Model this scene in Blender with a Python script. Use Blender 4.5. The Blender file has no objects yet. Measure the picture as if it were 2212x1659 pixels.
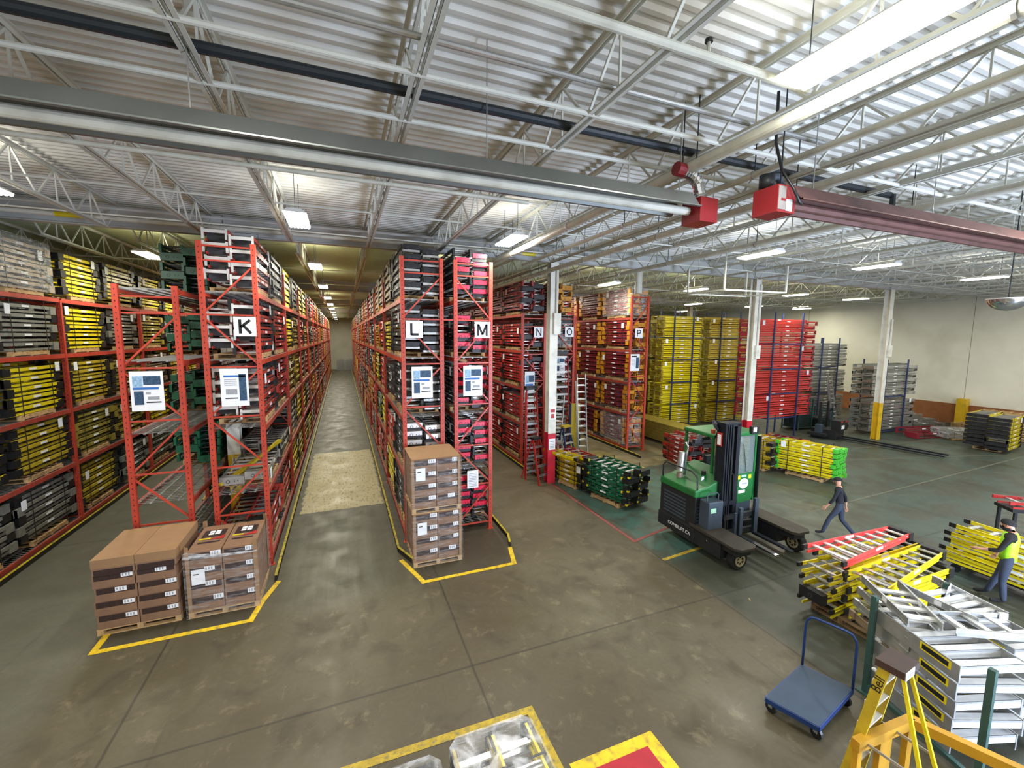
import bpy, math, random
from mathutils import Vector, Matrix, Euler
PI = math.pi
rnd = random.Random(7)
SC = bpy.context.scene
COL = SC.collection

# ------------------------------------------------------------------ camera
CAM_H = 5.5
def cam_axes(yaw, pit, rol):
    f = Vector((math.sin(yaw)*math.cos(pit), math.cos(yaw)*math.cos(pit), -math.sin(pit)))
    r0 = Vector((math.cos(yaw), -math.sin(yaw), 0)); u0 = r0.cross(f)
    r = r0*math.cos(rol) + u0*math.sin(rol); u = -r0*math.sin(rol) + u0*math.cos(rol)
    return r, u, f
_r, _u, _f = cam_axes(math.radians(21.68), math.radians(6.33), math.radians(.454))
cd = bpy.data.cameras.new('camera'); cam = bpy.data.objects.new('camera', cd); COL.objects.link(cam)
m = Matrix((( _r.x, _u.x, -_f.x, 0), (_r.y, _u.y, -_f.y, 0), (_r.z, _u.z, -_f.z, CAM_H), (0, 0, 0, 1)))
cam.matrix_world = m
cd.sensor_fit = 'HORIZONTAL'; cd.sensor_width = 36.0; cd.lens = 919.0/2212*36.0
cd.clip_start = .05; cd.clip_end = 300
SC.camera = cam

# ------------------------------------------------------------------ view, world
vs = SC.view_settings
vs.view_transform = 'Standard'; vs.look = 'None'; vs.gamma = 1; vs.use_curve_mapping = False
vs.exposure = -0.6
w = bpy.data.worlds.new('world'); SC.world = w; w.use_nodes = True
w.node_tree.nodes['Background'].inputs[0].default_value = (1.0, .99, .96, 1)
w.node_tree.nodes['Background'].inputs[1].default_value = 1.6
SC.cycles.max_bounces = 6; SC.cycles.diffuse_bounces = 4; SC.cycles.glossy_bounces = 3
SC.cycles.transparent_max_bounces = 12
SC.cycles.caustics_reflective = False; SC.cycles.caustics_refractive = False
SC.cycles.sample_clamp_indirect = 4.0
SC.cycles.use_denoising = True

# ------------------------------------------------------------------ materials
def lin(c):
    c = c/255.0
    return c/12.92 if c <= .04045 else ((c+.055)/1.055)**2.4
def rgb(h):
    h = h.lstrip('#'); return tuple(lin(int(h[i:i+2], 16)) for i in (0, 2, 4)) + (1,)
MATS = {}
def mat(name, col, rough=.55, metal=0.0, var=.12, scale=6.0, bump=0.0, alpha=1.0, emit=None, estr=0, dirt=None, dirt_amt=.0, dirt_scale=2.5, spec=.5):
    if name in MATS: return MATS[name]
    m = bpy.data.materials.new(name); m.use_nodes = True; nt = m.node_tree; N = nt.nodes; L = nt.links
    b = N['Principled BSDF']; c = rgb(col)
    b.inputs['Base Color'].default_value = c; b.inputs['Roughness'].default_value = rough; b.inputs['Metallic'].default_value = metal
    b.inputs['Specular IOR Level'].default_value = spec
    if alpha < 1: b.inputs['Alpha'].default_value = alpha
    if emit:
        b.inputs['Emission Color'].default_value = rgb(emit); b.inputs['Emission Strength'].default_value = estr
    if var > 0:
        tc = N.new('ShaderNodeTexCoord'); nz = N.new('ShaderNodeTexNoise'); nz.inputs['Scale'].default_value = scale; nz.inputs['Detail'].default_value = 3
        L.new(tc.outputs['Object'], nz.inputs['Vector'])
        mr = N.new('ShaderNodeMapRange'); mr.inputs[1].default_value = .3; mr.inputs[2].default_value = .7; mr.inputs[3].default_value = 1-var; mr.inputs[4].default_value = 1+var
        L.new(nz.outputs['Fac'], mr.inputs[0])
        mx = N.new('ShaderNodeMix'); mx.data_type = 'RGBA'; mx.blend_type = 'MULTIPLY'; mx.inputs[0].default_value = 1
        mx.inputs[6].default_value = c; L.new(mr.outputs[0], mx.inputs[7]); out = mx.outputs[2]
        if dirt:
            n2 = N.new('ShaderNodeTexNoise'); n2.inputs['Scale'].default_value = dirt_scale; n2.inputs['Detail'].default_value = 6
            L.new(tc.outputs['Object'], n2.inputs['Vector'])
            r2 = N.new('ShaderNodeMapRange'); r2.inputs[1].default_value = .5; r2.inputs[2].default_value = .68; r2.inputs[3].default_value = 0; r2.inputs[4].default_value = dirt_amt
            L.new(n2.outputs['Fac'], r2.inputs[0])
            m2 = N.new('ShaderNodeMix'); m2.data_type = 'RGBA'; L.new(r2.outputs[0], m2.inputs[0]); L.new(out, m2.inputs[6]); m2.inputs[7].default_value = rgb(dirt); out = m2.outputs[2]
        L.new(out, b.inputs['Base Color'])
    if bump > 0:
        tc2 = N.new('ShaderNodeTexCoord'); n3 = N.new('ShaderNodeTexNoise'); n3.inputs['Scale'].default_value = scale*4
        L.new(tc2.outputs['Object'], n3.inputs['Vector']); bp = N.new('ShaderNodeBump'); bp.inputs['Strength'].default_value = bump; bp.inputs['Distance'].default_value = .01
        L.new(n3.outputs['Fac'], bp.inputs['Height']); L.new(bp.outputs[0], b.inputs['Normal'])
    MATS[name] = m; return m
RACK = mat('rack_orange', '#b8402d', .42, 0, .10, 3, dirt='#8a2d20', dirt_amt=.5)
RACKD = mat('rack_beam_dimmed', '#a03a2a', .55, 0, .18, 2, dirt='#5d3a2c', dirt_amt=.6)  # browner red, dim light on the lower beams painted into the colour
WIRE = mat('deck_galvanised', '#9b9c98', .5, .4, .2, 5)
GALV = mat('galvanised_duct', '#7c807c', .38, .6, .12, 1.5)
BROWNM = mat('brown_heater_hood', '#6f4e48', .5, .3, .15, 1.2, dirt='#3a2a26', dirt_amt=.5)
CEILP = mat('ceiling_white_paint', '#cfd0c4', .7, 0, .08, 2)
PIPEW = mat('pipe_white_paint', '#cfcfc0', .5, 0, .08, 3, dirt='#8d8a7a', dirt_amt=.4)
PIPED = mat('pipe_dark_paint', '#232a2e', .45, 0, .1, 3)
COLW = mat('column_white', '#dedccf', .5, 0, .06, 3, dirt='#a5a190', dirt_amt=.4)
COLR = mat('column_red', '#c41f33', .45, 0, .1, 3, dirt='#6d1c22', dirt_amt=.4)
COLY = mat('column_yellow', '#d8b021', .5, 0, .1, 3, dirt='#8f7a2a', dirt_amt=.4)
GIRD = mat('girder_grey_paint', '#b9bbb6', .6, 0, .06, 2)
WALLM = mat('wall_cream', '#dddac9', .85, 0, .05, .6, dirt='#b3ae98', dirt_amt=.35, dirt_scale=.4)
WOOD = mat('pallet_wood', '#b99868', .8, 0, .2, 8, dirt='#7a6241', dirt_amt=.6)
WOODD = mat('dark_wood', '#7d6344', .85, 0, .2, 6)
BLK = mat('black_plastic', '#17181a', .45, 0, .15, 9)
BLKR = mat('black_ring', '#3b3e42', .35, 0, .1, 9)
ALU = mat('aluminium', '#b9bbb9', .33, .75, .12, 7)
ALUW = mat('bright_aluminium', '#e2e3e0', .35, .45, .06, 7)
PAPER = mat('white_paper', '#eceef0', .7, 0, .02, 3)
INK = mat('black_ink', '#0d0d0e', .6, 0, 0)
BLUEI = mat('poster_blue', '#2f6bb5', .6, 0, .05, 30)
PHOTO1 = mat('poster_photo_dark', '#2c4a66', .6, 0, .55, 28)
PHOTO2 = mat('poster_photo_pale', '#8fb2cf', .6, 0, .35, 24)
GREYI = mat('grey_print', '#9a9ea3', .7, 0, .2, 60)
CARD = mat('cardboard', '#84654d', .8, 0, .10, 4, dirt='#80592f', dirt_amt=.35)
CARDD = mat('cardboard_lid', '#937250', .8, 0, .08, 3, dirt='#8d6a3d', dirt_amt=.4)
CARDP = mat('dark_print_band', '#33211c', .6, 0, .25, 20)
STRAP = mat('black_strap', '#1d1b18', .5, 0, 0)
YEL = mat('ladder_yellow', '#dcc918', .38, 0, .08, 5)
YELD = mat('ladder_old_yellow', '#b39b22', .5, 0, .15, 5)
OLIV = mat('ladder_olive_yellow', '#8f8030', .5, 0, .15, 5)
AMB = mat('ladder_amber', '#c98a1e', .45, 0, .12, 5)
RED = mat('ladder_red', '#ab2d28', .38, 0, .10, 5)
MAR = mat('ladder_maroon', '#82202c', .42, 0, .12, 5)
ORG = mat('ladder_orange_red', '#bb3f2f', .4, 0, .10, 5)
PINK = mat('ladder_cap_crimson', '#e02247', .4, 0, .12, 9)
GRN = mat('ladder_green', '#0e5b3c', .4, 0, .12, 5)
LIME = mat('ladder_cap_lime', '#4cc03a', .4, 0, .12, 9)
GREY = mat('ladder_grey', '#85857c', .5, .2, .15, 5)
DGRY = mat('ladder_charcoal', '#33363a', .5, 0, .15, 5)
TAN = mat('ladder_bronze', '#8c7a60', .5, .3, .15, 5)
PLAST = mat('crate_plastic_black', '#24272b', .4, 0, .12, 5)

def wrap_mat(lo=.10, hi=.6):
    m = bpy.data.materials.new('stretch_wrap'); m.use_nodes = True; nt = m.node_tree; N = nt.nodes; L = nt.links
    b = N['Principled BSDF']; b.inputs['Base Color'].default_value = (.8, .82, .84, 1); b.inputs['Roughness'].default_value = .12
    b.inputs['Specular IOR Level'].default_value = .9
    tc = N.new('ShaderNodeTexCoord'); nz = N.new('ShaderNodeTexNoise'); nz.inputs['Scale'].default_value = 3.5; nz.inputs['Detail'].default_value = 8; nz.inputs['Distortion'].default_value = 1.2
    mp = N.new('ShaderNodeMapping'); mp.inputs['Scale'].default_value = (1, 1, 5); mp.inputs['Rotation'].default_value = (.5, .4, 0)
    L.new(tc.outputs['Object'], mp.inputs[0]); L.new(mp.outputs[0], nz.inputs['Vector'])
    mr = N.new('ShaderNodeMapRange'); mr.inputs[1].default_value = .45; mr.inputs[2].default_value = .75; mr.inputs[3].default_value = lo; mr.inputs[4].default_value = hi
    L.new(nz.outputs['Fac'], mr.inputs[0]); L.new(mr.outputs[0], b.inputs['Alpha'])
    bp = N.new('ShaderNodeBump'); bp.inputs['Strength'].default_value = .9; bp.inputs['Distance'].default_value = .03
    L.new(nz.outputs['Fac'], bp.inputs['Height']); L.new(bp.outputs[0], b.inputs['Normal'])
    return m
WRAP = wrap_mat(); WRAPC = wrap_mat(.03, .26)

def floor_mat():
    m = bpy.data.materials.new('floor_concrete'); m.use_nodes = True; nt = m.node_tree; N = nt.nodes; L = nt.links
    b = N['Principled BSDF']; tc = N.new('ShaderNodeTexCoord'); P = tc.outputs['Object']
    sp = N.new('ShaderNodeSeparateXYZ'); L.new(P, sp.inputs[0]); X, Y = sp.outputs[0], sp.outputs[1]
    def noise(scale, detail=4, dist=0, sc=None, rough=.5):
        n = N.new('ShaderNodeTexNoise'); n.inputs['Scale'].default_value = scale; n.inputs['Detail'].default_value = detail; n.inputs['Distortion'].default_value = dist
        n.inputs['Roughness'].default_value = rough
        if sc:
            mp = N.new('ShaderNodeMapping'); mp.inputs['Scale'].default_value = sc; L.new(P, mp.inputs[0]); L.new(mp.outputs[0], n.inputs['Vector'])
        else: L.new(P, n.inputs['Vector'])
        return n.outputs['Fac']
    def mrange(v, a, c, lo=0, hi=1):
        r = N.new('ShaderNodeMapRange'); r.inputs[1].default_value = a; r.inputs[2].default_value = c; r.inputs[3].default_value = lo; r.inputs[4].default_value = hi
        if isinstance(v, float): r.inputs[0].default_value = v
        else: L.new(v, r.inputs[0])
        return r.outputs[0]
    def math_(op, a, c=None):
        n = N.new('ShaderNodeMath'); n.operation = op
        for i, v in enumerate((a, c)):
            if v is None: continue
            if isinstance(v, (int, float)): n.inputs[i].default_value = v
            else: L.new(v, n.inputs[i])
        return n.outputs[0]
    def mixc(f, a, c, mode='MIX'):
        n = N.new('ShaderNodeMix'); n.data_type = 'RGBA'; n.blend_type = mode
        if isinstance(f, (int, float)): n.inputs[0].default_value = f
        else: L.new(f, n.inputs[0])
        for i, v in ((6, a), (7, c)):
            if isinstance(v, str): n.inputs[i].default_value = rgb(v)
            elif isinstance(v, tuple): n.inputs[i].default_value = v
            else: L.new(v, n.inputs[i])
        return n.outputs[2]
    wob = math_('MULTIPLY', math_('SUBTRACT', noise(3.0, 5), .5), .25)
    Xw = math_('ADD', X, wob); Yw = math_('ADD', Y, wob)
    def rect(x0, x1, y0, y1, e=.05, wobble=True):
        xx, yy = (Xw, Yw) if wobble else (X, Y)
        a = mrange(xx, x0-e, x0+e); c = mrange(xx, x1+e, x1-e); d = mrange(yy, y0-e, y0+e); g = mrange(yy, y1+e, y1-e)
        return math_('MULTIPLY', math_('MULTIPLY', a, c), math_('MULTIPLY', d, g))
    big = noise(.35, 6); med = noise(1.6, 6, .6); fine = noise(14, 5)
    base = mixc(mrange(big, .35, .65), '#4f4733', '#5f5843')
    base = mixc(mrange(med, .52, .72, 0, .6), base, '#3f3728')
    # worn pale scuffs
    base = mixc(mrange(noise(2.6, 8, .35, None, .7), .56, .72, 0, .45), base, '#94876a')
    # aisle is greyer and smoother
    aisle = rect(-1.6, 1.2, 9, 75, .3); base = mixc(math_('MULTIPLY', aisle, .75), base, mixc(mrange(noise(1.2, 4, 0, (3, .25, 1)), .4, .65), '#494937', '#5b5d4b'))
    aisle2 = rect(-7.3, -4.3, 5, 75, .3); base = mixc(math_('MULTIPLY', aisle2, .6), base, '#686a5e')
    aisle3 = rect(4.2, 6.8, 11, 75, .3); base = mixc(math_('MULTIPLY', aisle3, .5), base, '#746a55')
    # grey-green painted yard area
    yard = rect(7.3, 60, -20, 14.4, .12); base = mixc(math_('MULTIPLY', yard, .9), base, mixc(mrange(big, .35, .65), '#3a3e33', '#464a3f'))
    yard2 = rect(16.5, 60, -20, 80, .3); base = mixc(math_('MULTIPLY', yard2, .9), base, mixc(mrange(big, .35, .65), '#3b3f33', '#45493e'))
    # teal paint remains
    teal = rect(7.35, 12.0, 7.9, 14.2, .2); base = mixc(math_('MULTIPLY', teal, mrange(med, .62, .40, .15, .85)), base, '#466a60')
    teal2 = rect(12, 34, 4, 15.5, .6); base = mixc(math_('MULTIPLY', teal2, mrange(noise(.8, 6), .55, .45, 0, .4)), base, '#465f57')
    # tan strip beyond the yard, between racks
    tan = rect(9.7, 14.5, 14.4, 40, .1); base = mixc(math_('MULTIPLY', tan, .85), base, mixc(mrange(med, .4, .65), '#6f6547', '#83795a'))
    yl = rect(9.9, 11.6, 14.9, 17.2, .25); base = mixc(math_('MULTIPLY', yl, mrange(noise(5, 5), .42, .6, 0, .55)), base, '#b3a02e')
    # cream painted floor patch in the long aisle, worn
    cream = rect(-1.38, 1.08, 14.12, 21.35, .03); wear = mrange(noise(7, 8, .5, (1.8, .6, 1), .75), .52, .62)
    cream_c = mixc(math_('MULTIPLY', wear, .75), '#bdb285', '#5a5136')
    base = mixc(cream, base, cream_c)
    # darker floor over the rack footprints
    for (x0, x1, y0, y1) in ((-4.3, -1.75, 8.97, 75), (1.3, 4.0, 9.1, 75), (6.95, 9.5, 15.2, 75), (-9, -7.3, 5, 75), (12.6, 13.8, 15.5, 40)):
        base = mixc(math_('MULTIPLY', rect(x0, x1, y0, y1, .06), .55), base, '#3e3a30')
    # skid marks and stains
    base = mixc(mrange(noise(1.1, 3, 0, (5, .35, 1)), .66, .78, 0, .35), base, '#2e2a22')
    base = mixc(mrange(noise(2.2, 2), .74, .80, 0, .5), base, '#34312a')
    # saw-cut joints
    def joint(v, c, wdt=.012):
        return math_('MULTIPLY', mrange(math_('ABSOLUTE', math_('SUBTRACT', math_('ADD', v, math_('MULTIPLY', wob, .08)), c)), wdt, wdt*2.2, 1, 0), 1)
    for v, c in ((X, 1.85), (X, 7.25), (X, -3.1), (Y, 6.35), (X, 12.3), (X, 17.3), (Y, 14.1), (Y, 0.9), (X, 22.3)):
        base = mixc(math_('MULTIPLY', joint(v, c), .6), base, '#26241f')
    out = mixc(mrange(fine, .3, .7, 0, .16), base, '#2c2a24')
    L.new(out, b.inputs['Base Color'])
    L.new(mrange(med, .3, .7, .34, .58), b.inputs['Roughness'])
    b.inputs['Specular IOR Level'].default_value = .45
    bp = N.new('ShaderNodeBump'); bp.inputs['Strength'].default_value = .12; bp.inputs['Distance'].default_value = .01
    L.new(fine, bp.inputs['Height']); L.new(bp.outputs[0], b.inputs['Normal'])
    return m
def deck_mat():
    m = bpy.data.materials.new('roof_deck_paint'); m.use_nodes = True; nt = m.node_tree; N = nt.nodes; L = nt.links
    b = N['Principled BSDF']; tc = N.new('ShaderNodeTexCoord'); P = tc.outputs['Object']
    n1 = N.new('ShaderNodeTexNoise'); n1.inputs['Scale'].default_value = .55; n1.inputs['Detail'].default_value = 6; L.new(P, n1.inputs['Vector'])
    r1 = N.new('ShaderNodeMapRange'); r1.inputs[1].default_value = .42; r1.inputs[2].default_value = .66; r1.inputs[3].default_value = 0; r1.inputs[4].default_value = .5; L.new(n1.outputs['Fac'], r1.inputs[0])
    mx = N.new('ShaderNodeMix'); mx.data_type = 'RGBA'; L.new(r1.outputs[0], mx.inputs[0]); mx.inputs[6].default_value = rgb('#e4e3da'); mx.inputs[7].default_value = rgb('#97927f')
    # past the girder the dimmer, yellower lamp light is painted into the deck colour
    sp = N.new('ShaderNodeSeparateXYZ'); L.new(P, sp.inputs[0])
    r2 = N.new('ShaderNodeMapRange'); r2.inputs[1].default_value = 14.0; r2.inputs[2].default_value = 14.3; r2.inputs[3].default_value = 0; r2.inputs[4].default_value = 1; L.new(sp.outputs[1], r2.inputs[0])
    m2 = N.new('ShaderNodeMix'); m2.data_type = 'RGBA'; L.new(r2.outputs[0], m2.inputs[0]); L.new(mx.outputs[2], m2.inputs[6]); m2.inputs[7].default_value = rgb('#c2c79b')
    L.new(m2.outputs[2], b.inputs['Base Color']); b.inputs['Roughness'].default_value = .6
    return m
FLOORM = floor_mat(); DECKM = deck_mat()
YLINE = mat('yellow_line_paint', '#e2bd1c', .55, 0, .12, 5, dirt='#8b7a3a', dirt_amt=.75, dirt_scale=9)
YLINEO = mat('worn_yellow_line', '#b49a2c', .6, 0, .2, 8, dirt='#77704f', dirt_amt=.9, dirt_scale=14)
RLINE = mat('worn_red_line', '#8c3a38', .6, 0, .2, 8, dirt='#6b6353', dirt_amt=.9, dirt_scale=10)

# ------------------------------------------------------------------ mesh builder
class MB:
    def __init__(s): s.v = []; s.f = []; s.m = []; s.ms = []
    def mi(s, mt):
        if mt not in s.ms: s.ms.append(mt)
        return s.ms.index(mt)
    def add(s, vs_, fs_, mt):
        o = len(s.v); k = s.mi(mt); s.v += [tuple(a) for a in vs_]
        for f in fs_: s.f.append(tuple(i+o for i in f)); s.m.append(k)
    def hexa(s, p, mt): s.add(p, [(0, 3, 2, 1), (4, 5, 6, 7), (0, 1, 5, 4), (1, 2, 6, 5), (2, 3, 7, 6), (3, 0, 4, 7)], mt)
    def box(s, x0, x1, y0, y1, z0, z1, mt):
        s.hexa([(x0, y0, z0), (x1, y0, z0), (x1, y1, z0), (x0, y1, z0), (x0, y0, z1), (x1, y0, z1), (x1, y1, z1), (x0, y1, z1)], mt)
    def bar(s, p, q, w, h, mt, up=(0, 0, 1), off=(0, 0)):
        p = Vector(p); q = Vector(q); d = (q-p).normalized(); up = Vector(up)
        if abs(d.dot(up)) > .98: up = Vector((0, 1, 0)) if abs(d.y) < .9 else Vector((1, 0, 0))
        a = d.cross(up).normalized(); b_ = a.cross(d).normalized(); sh = a*off[0]+b_*off[1]
        P = []
        for c in (p, q):
            for (i, j) in ((-1, -1), (1, -1), (1, 1), (-1, 1)): P.append(c+sh+a*(i*w/2)+b_*(j*h/2))
        s.add(P, [(3, 2, 1, 0), (4, 5, 6, 7), (0, 1, 5, 4), (1, 2, 6, 5), (2, 3, 7, 6), (3, 0, 4, 7)], mt)
    def cyl(s, p, q, r, mt, n=10, r2=None, caps=True):
        p = Vector(p); q = Vector(q); d = (q-p).normalized(); r2 = r if r2 is None else r2
        t = Vector((0, 0, 1)) if abs(d.z) < .9 else Vector((1, 0, 0)); a = d.cross(t).normalized(); b_ = d.cross(a)
        P = [p+(a*math.cos(2*PI*i/n)+b_*math.sin(2*PI*i/n))*r for i in range(n)]+[q+(a*math.cos(2*PI*i/n)+b_*math.sin(2*PI*i/n))*r2 for i in range(n)]
        F = [(i, (i+1) % n, (i+1) % n+n, i+n) for i in range(n)]
        if caps: F += [tuple(range(n))[::-1], tuple(range(n, 2*n))]
        s.add(P, F, mt)
    def tube(s, pts, r, mt, n=8):
        pts = [Vector(p) for p in pts]; rings = []; k = len(pts); prev = None
        for i, p in enumerate(pts):
            d = (pts[min(i+1, k-1)]-pts[max(i-1, 0)]).normalized()
            if prev is None:
                t = Vector((0, 0, 1)) if abs(d.z) < .9 else Vector((1, 0, 0)); a = d.cross(t).normalized()
            else: a = (prev-d*prev.dot(d)).normalized()
            prev = a; b_ = d.cross(a); rr = r[i] if isinstance(r, (list, tuple)) else r
            rings.append([p+(a*math.cos(2*PI*j/n)+b_*math.sin(2*PI*j/n))*rr for j in range(n)])
        V = [v for rg in rings for v in rg]; F = []
        for i in range(k-1):
            for j in range(n): F.append((i*n+j, i*n+(j+1) % n, (i+1)*n+(j+1) % n, (i+1)*n+j))
        F += [tuple(range(n))[::-1], tuple(range((k-1)*n, k*n))]
        s.add(V, F, mt)
    def prism(s, poly, lo, hi, axis, mt):   # poly in the two other axes
        n = len(poly); V = []
        for h in (lo, hi):
            for (a, b_) in poly:
                V.append({'x': (h, a, b_), 'y': (a, h, b_), 'z': (a, b_, h)}[axis])
        s.add(V, [(i, (i+1) % n, (i+1) % n+n, i+n) for i in range(n)]+[tuple(range(n))[::-1], tuple(range(n, 2*n))], mt)
    def ring(s, c, r, w, t, axis, mt, n=14):
        c = Vector(c); V = []; A = {'y': (Vector((1, 0, 0)), Vector((0, 0, 1)), Vector((0, 1, 0))), 'x': (Vector((0, 1, 0)), Vector((0, 0, 1)), Vector((1, 0, 0)))}[axis]
        for i in range(n):
            u_ = A[0]*math.cos(2*PI*i/n)+A[1]*math.sin(2*PI*i/n)
            V += [c+u_*r-A[2]*t, c+u_*(r+w)-A[2]*t, c+u_*(r+w)+A[2]*t, c+u_*r+A[2]*t]
        F = []
        for i in range(n):
            j = (i+1) % n
            for k in range(4): F.append((i*4+k, i*4+(k+1) % 4, j*4+(k+1) % 4, j*4+k))
        s.add(V, F, mt)
    def ext(s, o, M):   # append other builder, transformed
        k = len(s.v); s.v += [tuple(M @ Vector(v)) for v in o.v]
        mp = [s.mi(x) for x in o.ms]
        for f, i in zip(o.f, o.m): s.f.append(tuple(a+k for a in f)); s.m.append(mp[i])
    def mesh(s, name, smooth=False):
        me = bpy.data.meshes.new(name); me.from_pydata(s.v, [], s.f); [me.materials.append(x) for x in s.ms]
        me.polygons.foreach_set('material_index', s.m)
        if smooth: me.polygons.foreach_set('use_smooth', [True]*len(s.f))
        me.update(); return me
    def build(s, name, parent=None, smooth=False, **k):
        return link(name, s.mesh(name, smooth), parent, **k)
def link(name, data, parent=None, loc=None, rot=None, label=None, cat=None, group=None, kind=None):
    o = bpy.data.objects.new(name, data); COL.objects.link(o)
    if parent is not None: o.parent = parent
    if loc is not None: o.location = loc
    if rot is not None: o.rotation_euler = rot if isinstance(rot, (tuple, list)) else (0, 0, rot)
    for k_, v_ in (('label', label), ('category', cat), ('group', group), ('kind', kind)):
        if v_: o[k_] = v_
    return o
def thing(name, label, cat, loc=(0, 0, 0), rot=0, group=None): return link(name, None, None, loc, rot, label, cat, group)
def struct(name, b, label=None, **k): return b.build(name, kind='structure', label=label, **k)
def text(name, body, size, mt, parent, loc, rot, extr=.001, off=0.0, sx=1.0, align='CENTER'):
    c = bpy.data.curves.new(name, 'FONT'); c.body = body; c.size = size; c.extrude = extr; c.offset = off; c.align_x = align; c.align_y = 'CENTER'
    c.resolution_u = 3; o0 = bpy.data.objects.new(name, c); COL.objects.link(o0)
    dg = bpy.context.evaluated_depsgraph_get(); me = bpy.data.meshes.new_from_object(o0.evaluated_get(dg)); bpy.data.objects.remove(o0); bpy.data.curves.remove(c)
    me.materials.clear(); me.materials.append(mt)
    o = link(name, me, parent, loc, rot); o.scale = (sx, 1, 1); return o

# ------------------------------------------------------------------ lamps of the hall
LAMPM = mat('lamp_tubes_lit', '#ffffff', .5, 0, 0, emit='#fffdf0', estr=22)
LAMPW = mat('lamp_housing', '#d5d6d2', .5, 0, 0)
lb = MB(); lb.prism([(-.22, .0), (.22, .0), (.13, .07), (-.13, .07)], -.62, .62, 'y', LAMPW); lamp_house = lb.mesh('housing')
lb = MB()
for k in range(6): lb.cyl((-.175+.07*k, -.61, -.012), (-.175+.07*k, .61, -.012), .034, LAMPM, 8)
lamp_tubes = lb.mesh('tube_set')
lb = MB()
lb.cyl((0, 0, .07), (0, 0, .86), .006, PIPED, 5)
lamp_chain = lb.mesh('hanger')
LAMP_POS = []
for X_, Ys in ((-5.5, (2.4, 9.9, 16.74, 23.6, 30.6, 37.5, 44)), (-.8, (2.2, 10.35, 16.93, 23.63, 30.6, 36.6, 42.8, 49, 55, 62, 69)),
               (4.05, (2.45, 10.34, 17.2, 23.6, 30.6, 37.5)), (11.34, (2.3, 9.14, 16.7, 23.5, 30.6, 37.5)), (16.6, (2.3, 9.03, 16.84, 23.7, 30.6)),
               (23.35, (2.3, 8.98, 16.47, 23.86, 30.6, 40)), (28.85, (2.3, 9, 16.6, 23.45, 30.64, 40)), (34.2, (2.3, 9.0, 23.5))):
    for y_ in Ys: LAMP_POS.append((X_, y_))
for X_ in (-5.5, -.8, 4.05, 11.34, 16.6, 23.35): LAMP_POS.append((X_, -4.5))
COOL = (1.0, .99, .94); WARM = (1.0, .96, .78)
for i, (x_, y_) in enumerate(LAMP_POS):
    seen = y_ > 2.0
    far = y_ > 14.1
    if seen:
        t = thing('high_bay_lamp', 'lit ceiling lamp %s, %s' % (
            {0: 'above the yard edge', 1: 'before the first girder', 2: 'just past the first girder', 3: 'in the middle of the second bay', 4: 'past the second girder', 5: 'in the third bay', 6: 'deep in the hall', 7: 'deeper in the hall', 8: 'far in the hall', 9: 'very far in the hall', 10: 'at the end of the hall'}[min(10, int(max(0, (y_+1)//6.4)))],
            {-5.5: 'over the yellow rack aisle', -.8: 'over the long aisle', 4.05: 'over racks L and M', 11.34: 'over the forklift', 16.6: 'beyond the forklift', 23.35: 'over the yard middle', 28.85: 'near the silver ladders', 34.2: 'beside the cream wall'}[x_]),
            'lamp', (x_, y_, 7.93), 0, 'fluorescent lamps under the roof')
        link('housing', lamp_house, t); link('tube_set', lamp_tubes, t); link('hanger', lamp_chain, t, (0, -.45, 0)); link('hanger', lamp_chain, t, (0, .45, 0))
    ld = bpy.data.lights.new('lamp_light', 'AREA'); ld.shape = 'RECTANGLE'; ld.size = .36; ld.size_y = 1.2
    near = y_ < 12
    ld.energy = (250 if near else 275) if x_ < 14 else (230 if near else 300)
    ld.color = WARM if far else COOL
    lo = bpy.data.objects.new('lamp_light', ld); COL.objects.link(lo); lo.location = (x_, y_, 7.88)
    # added upward light above each lamp, there to brighten the roof deck
    lu = bpy.data.lights.new('ceiling_fill', 'AREA'); lu.shape = 'RECTANGLE'; lu.size = .36; lu.size_y = 1.2; lu.energy = ld.energy*.1; lu.color = ld.color
    l2 = bpy.data.objects.new('ceiling_fill', lu); COL.objects.link(l2); l2.location = (x_, y_, 8.03); l2.rotation_euler = (PI, 0, 0)
# daylight through the open dock door on the near side
dl = bpy.data.lights.new('dock_daylight', 'AREA'); dl.shape = 'RECTANGLE'; dl.size = 3.4; dl.size_y = 3.4; dl.energy = 4200; dl.color = (.62, .74, 1.0)
do = bpy.data.objects.new('dock_daylight', dl); COL.objects.link(do); do.location = (10.8, -4.6, 2.4); do.rotation_euler = (math.radians(90), 0, math.radians(0))
# ------------------------------------------------------------------ room shell
XL, XR, YB, YE, ZD = -10.2, 37.4, -7.0, 75.2, 8.78
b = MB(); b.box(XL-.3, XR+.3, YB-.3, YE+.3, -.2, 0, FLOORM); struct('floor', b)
# corrugated roof deck, ribs run across the joists
b = MB(); P = []; y = YB; pitch = .19
prof = [(0, 0), (.06, 0), (.085, .045), (.165, .045), (.19, 0)]
while y < YE:
    for (a, h) in prof[:-1]: P.append((y+a, ZD+h))
    y += pitch
P.append((y, ZD)); V = []; F = []
xs = [XL, XR]
for x in xs: V += [(x, a, h) for a, h in P]
n = len(P)
for i in range(n-1): F.append((i, i+1, n+i+1, n+i))
b.add(V, F, DECKM); struct('ceiling', b)
b = MB(); b.box(XL-.3, XL, YB, YE, 0, 9.2, WALLM); struct('wall_left', b)
b = MB(); b.box(XR, XR+.3, YB, YE, 0, 9.2, WALLM)
struct('wall_right', b)
b = MB(); b.box(XL, XR, YE, YE+.3, 0, 9.2, WALLM); struct('wall_back', b)
JOINT = mat('panel_joint', '#8d8975', .9, 0, 0)
b = MB(); 
for yy in (14.6, 3.9, 25.0): b.box(XR-.006, XR, yy-.012, yy+.012, 1.2, 8.7, JOINT)
struct('trim_1', b)
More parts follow.
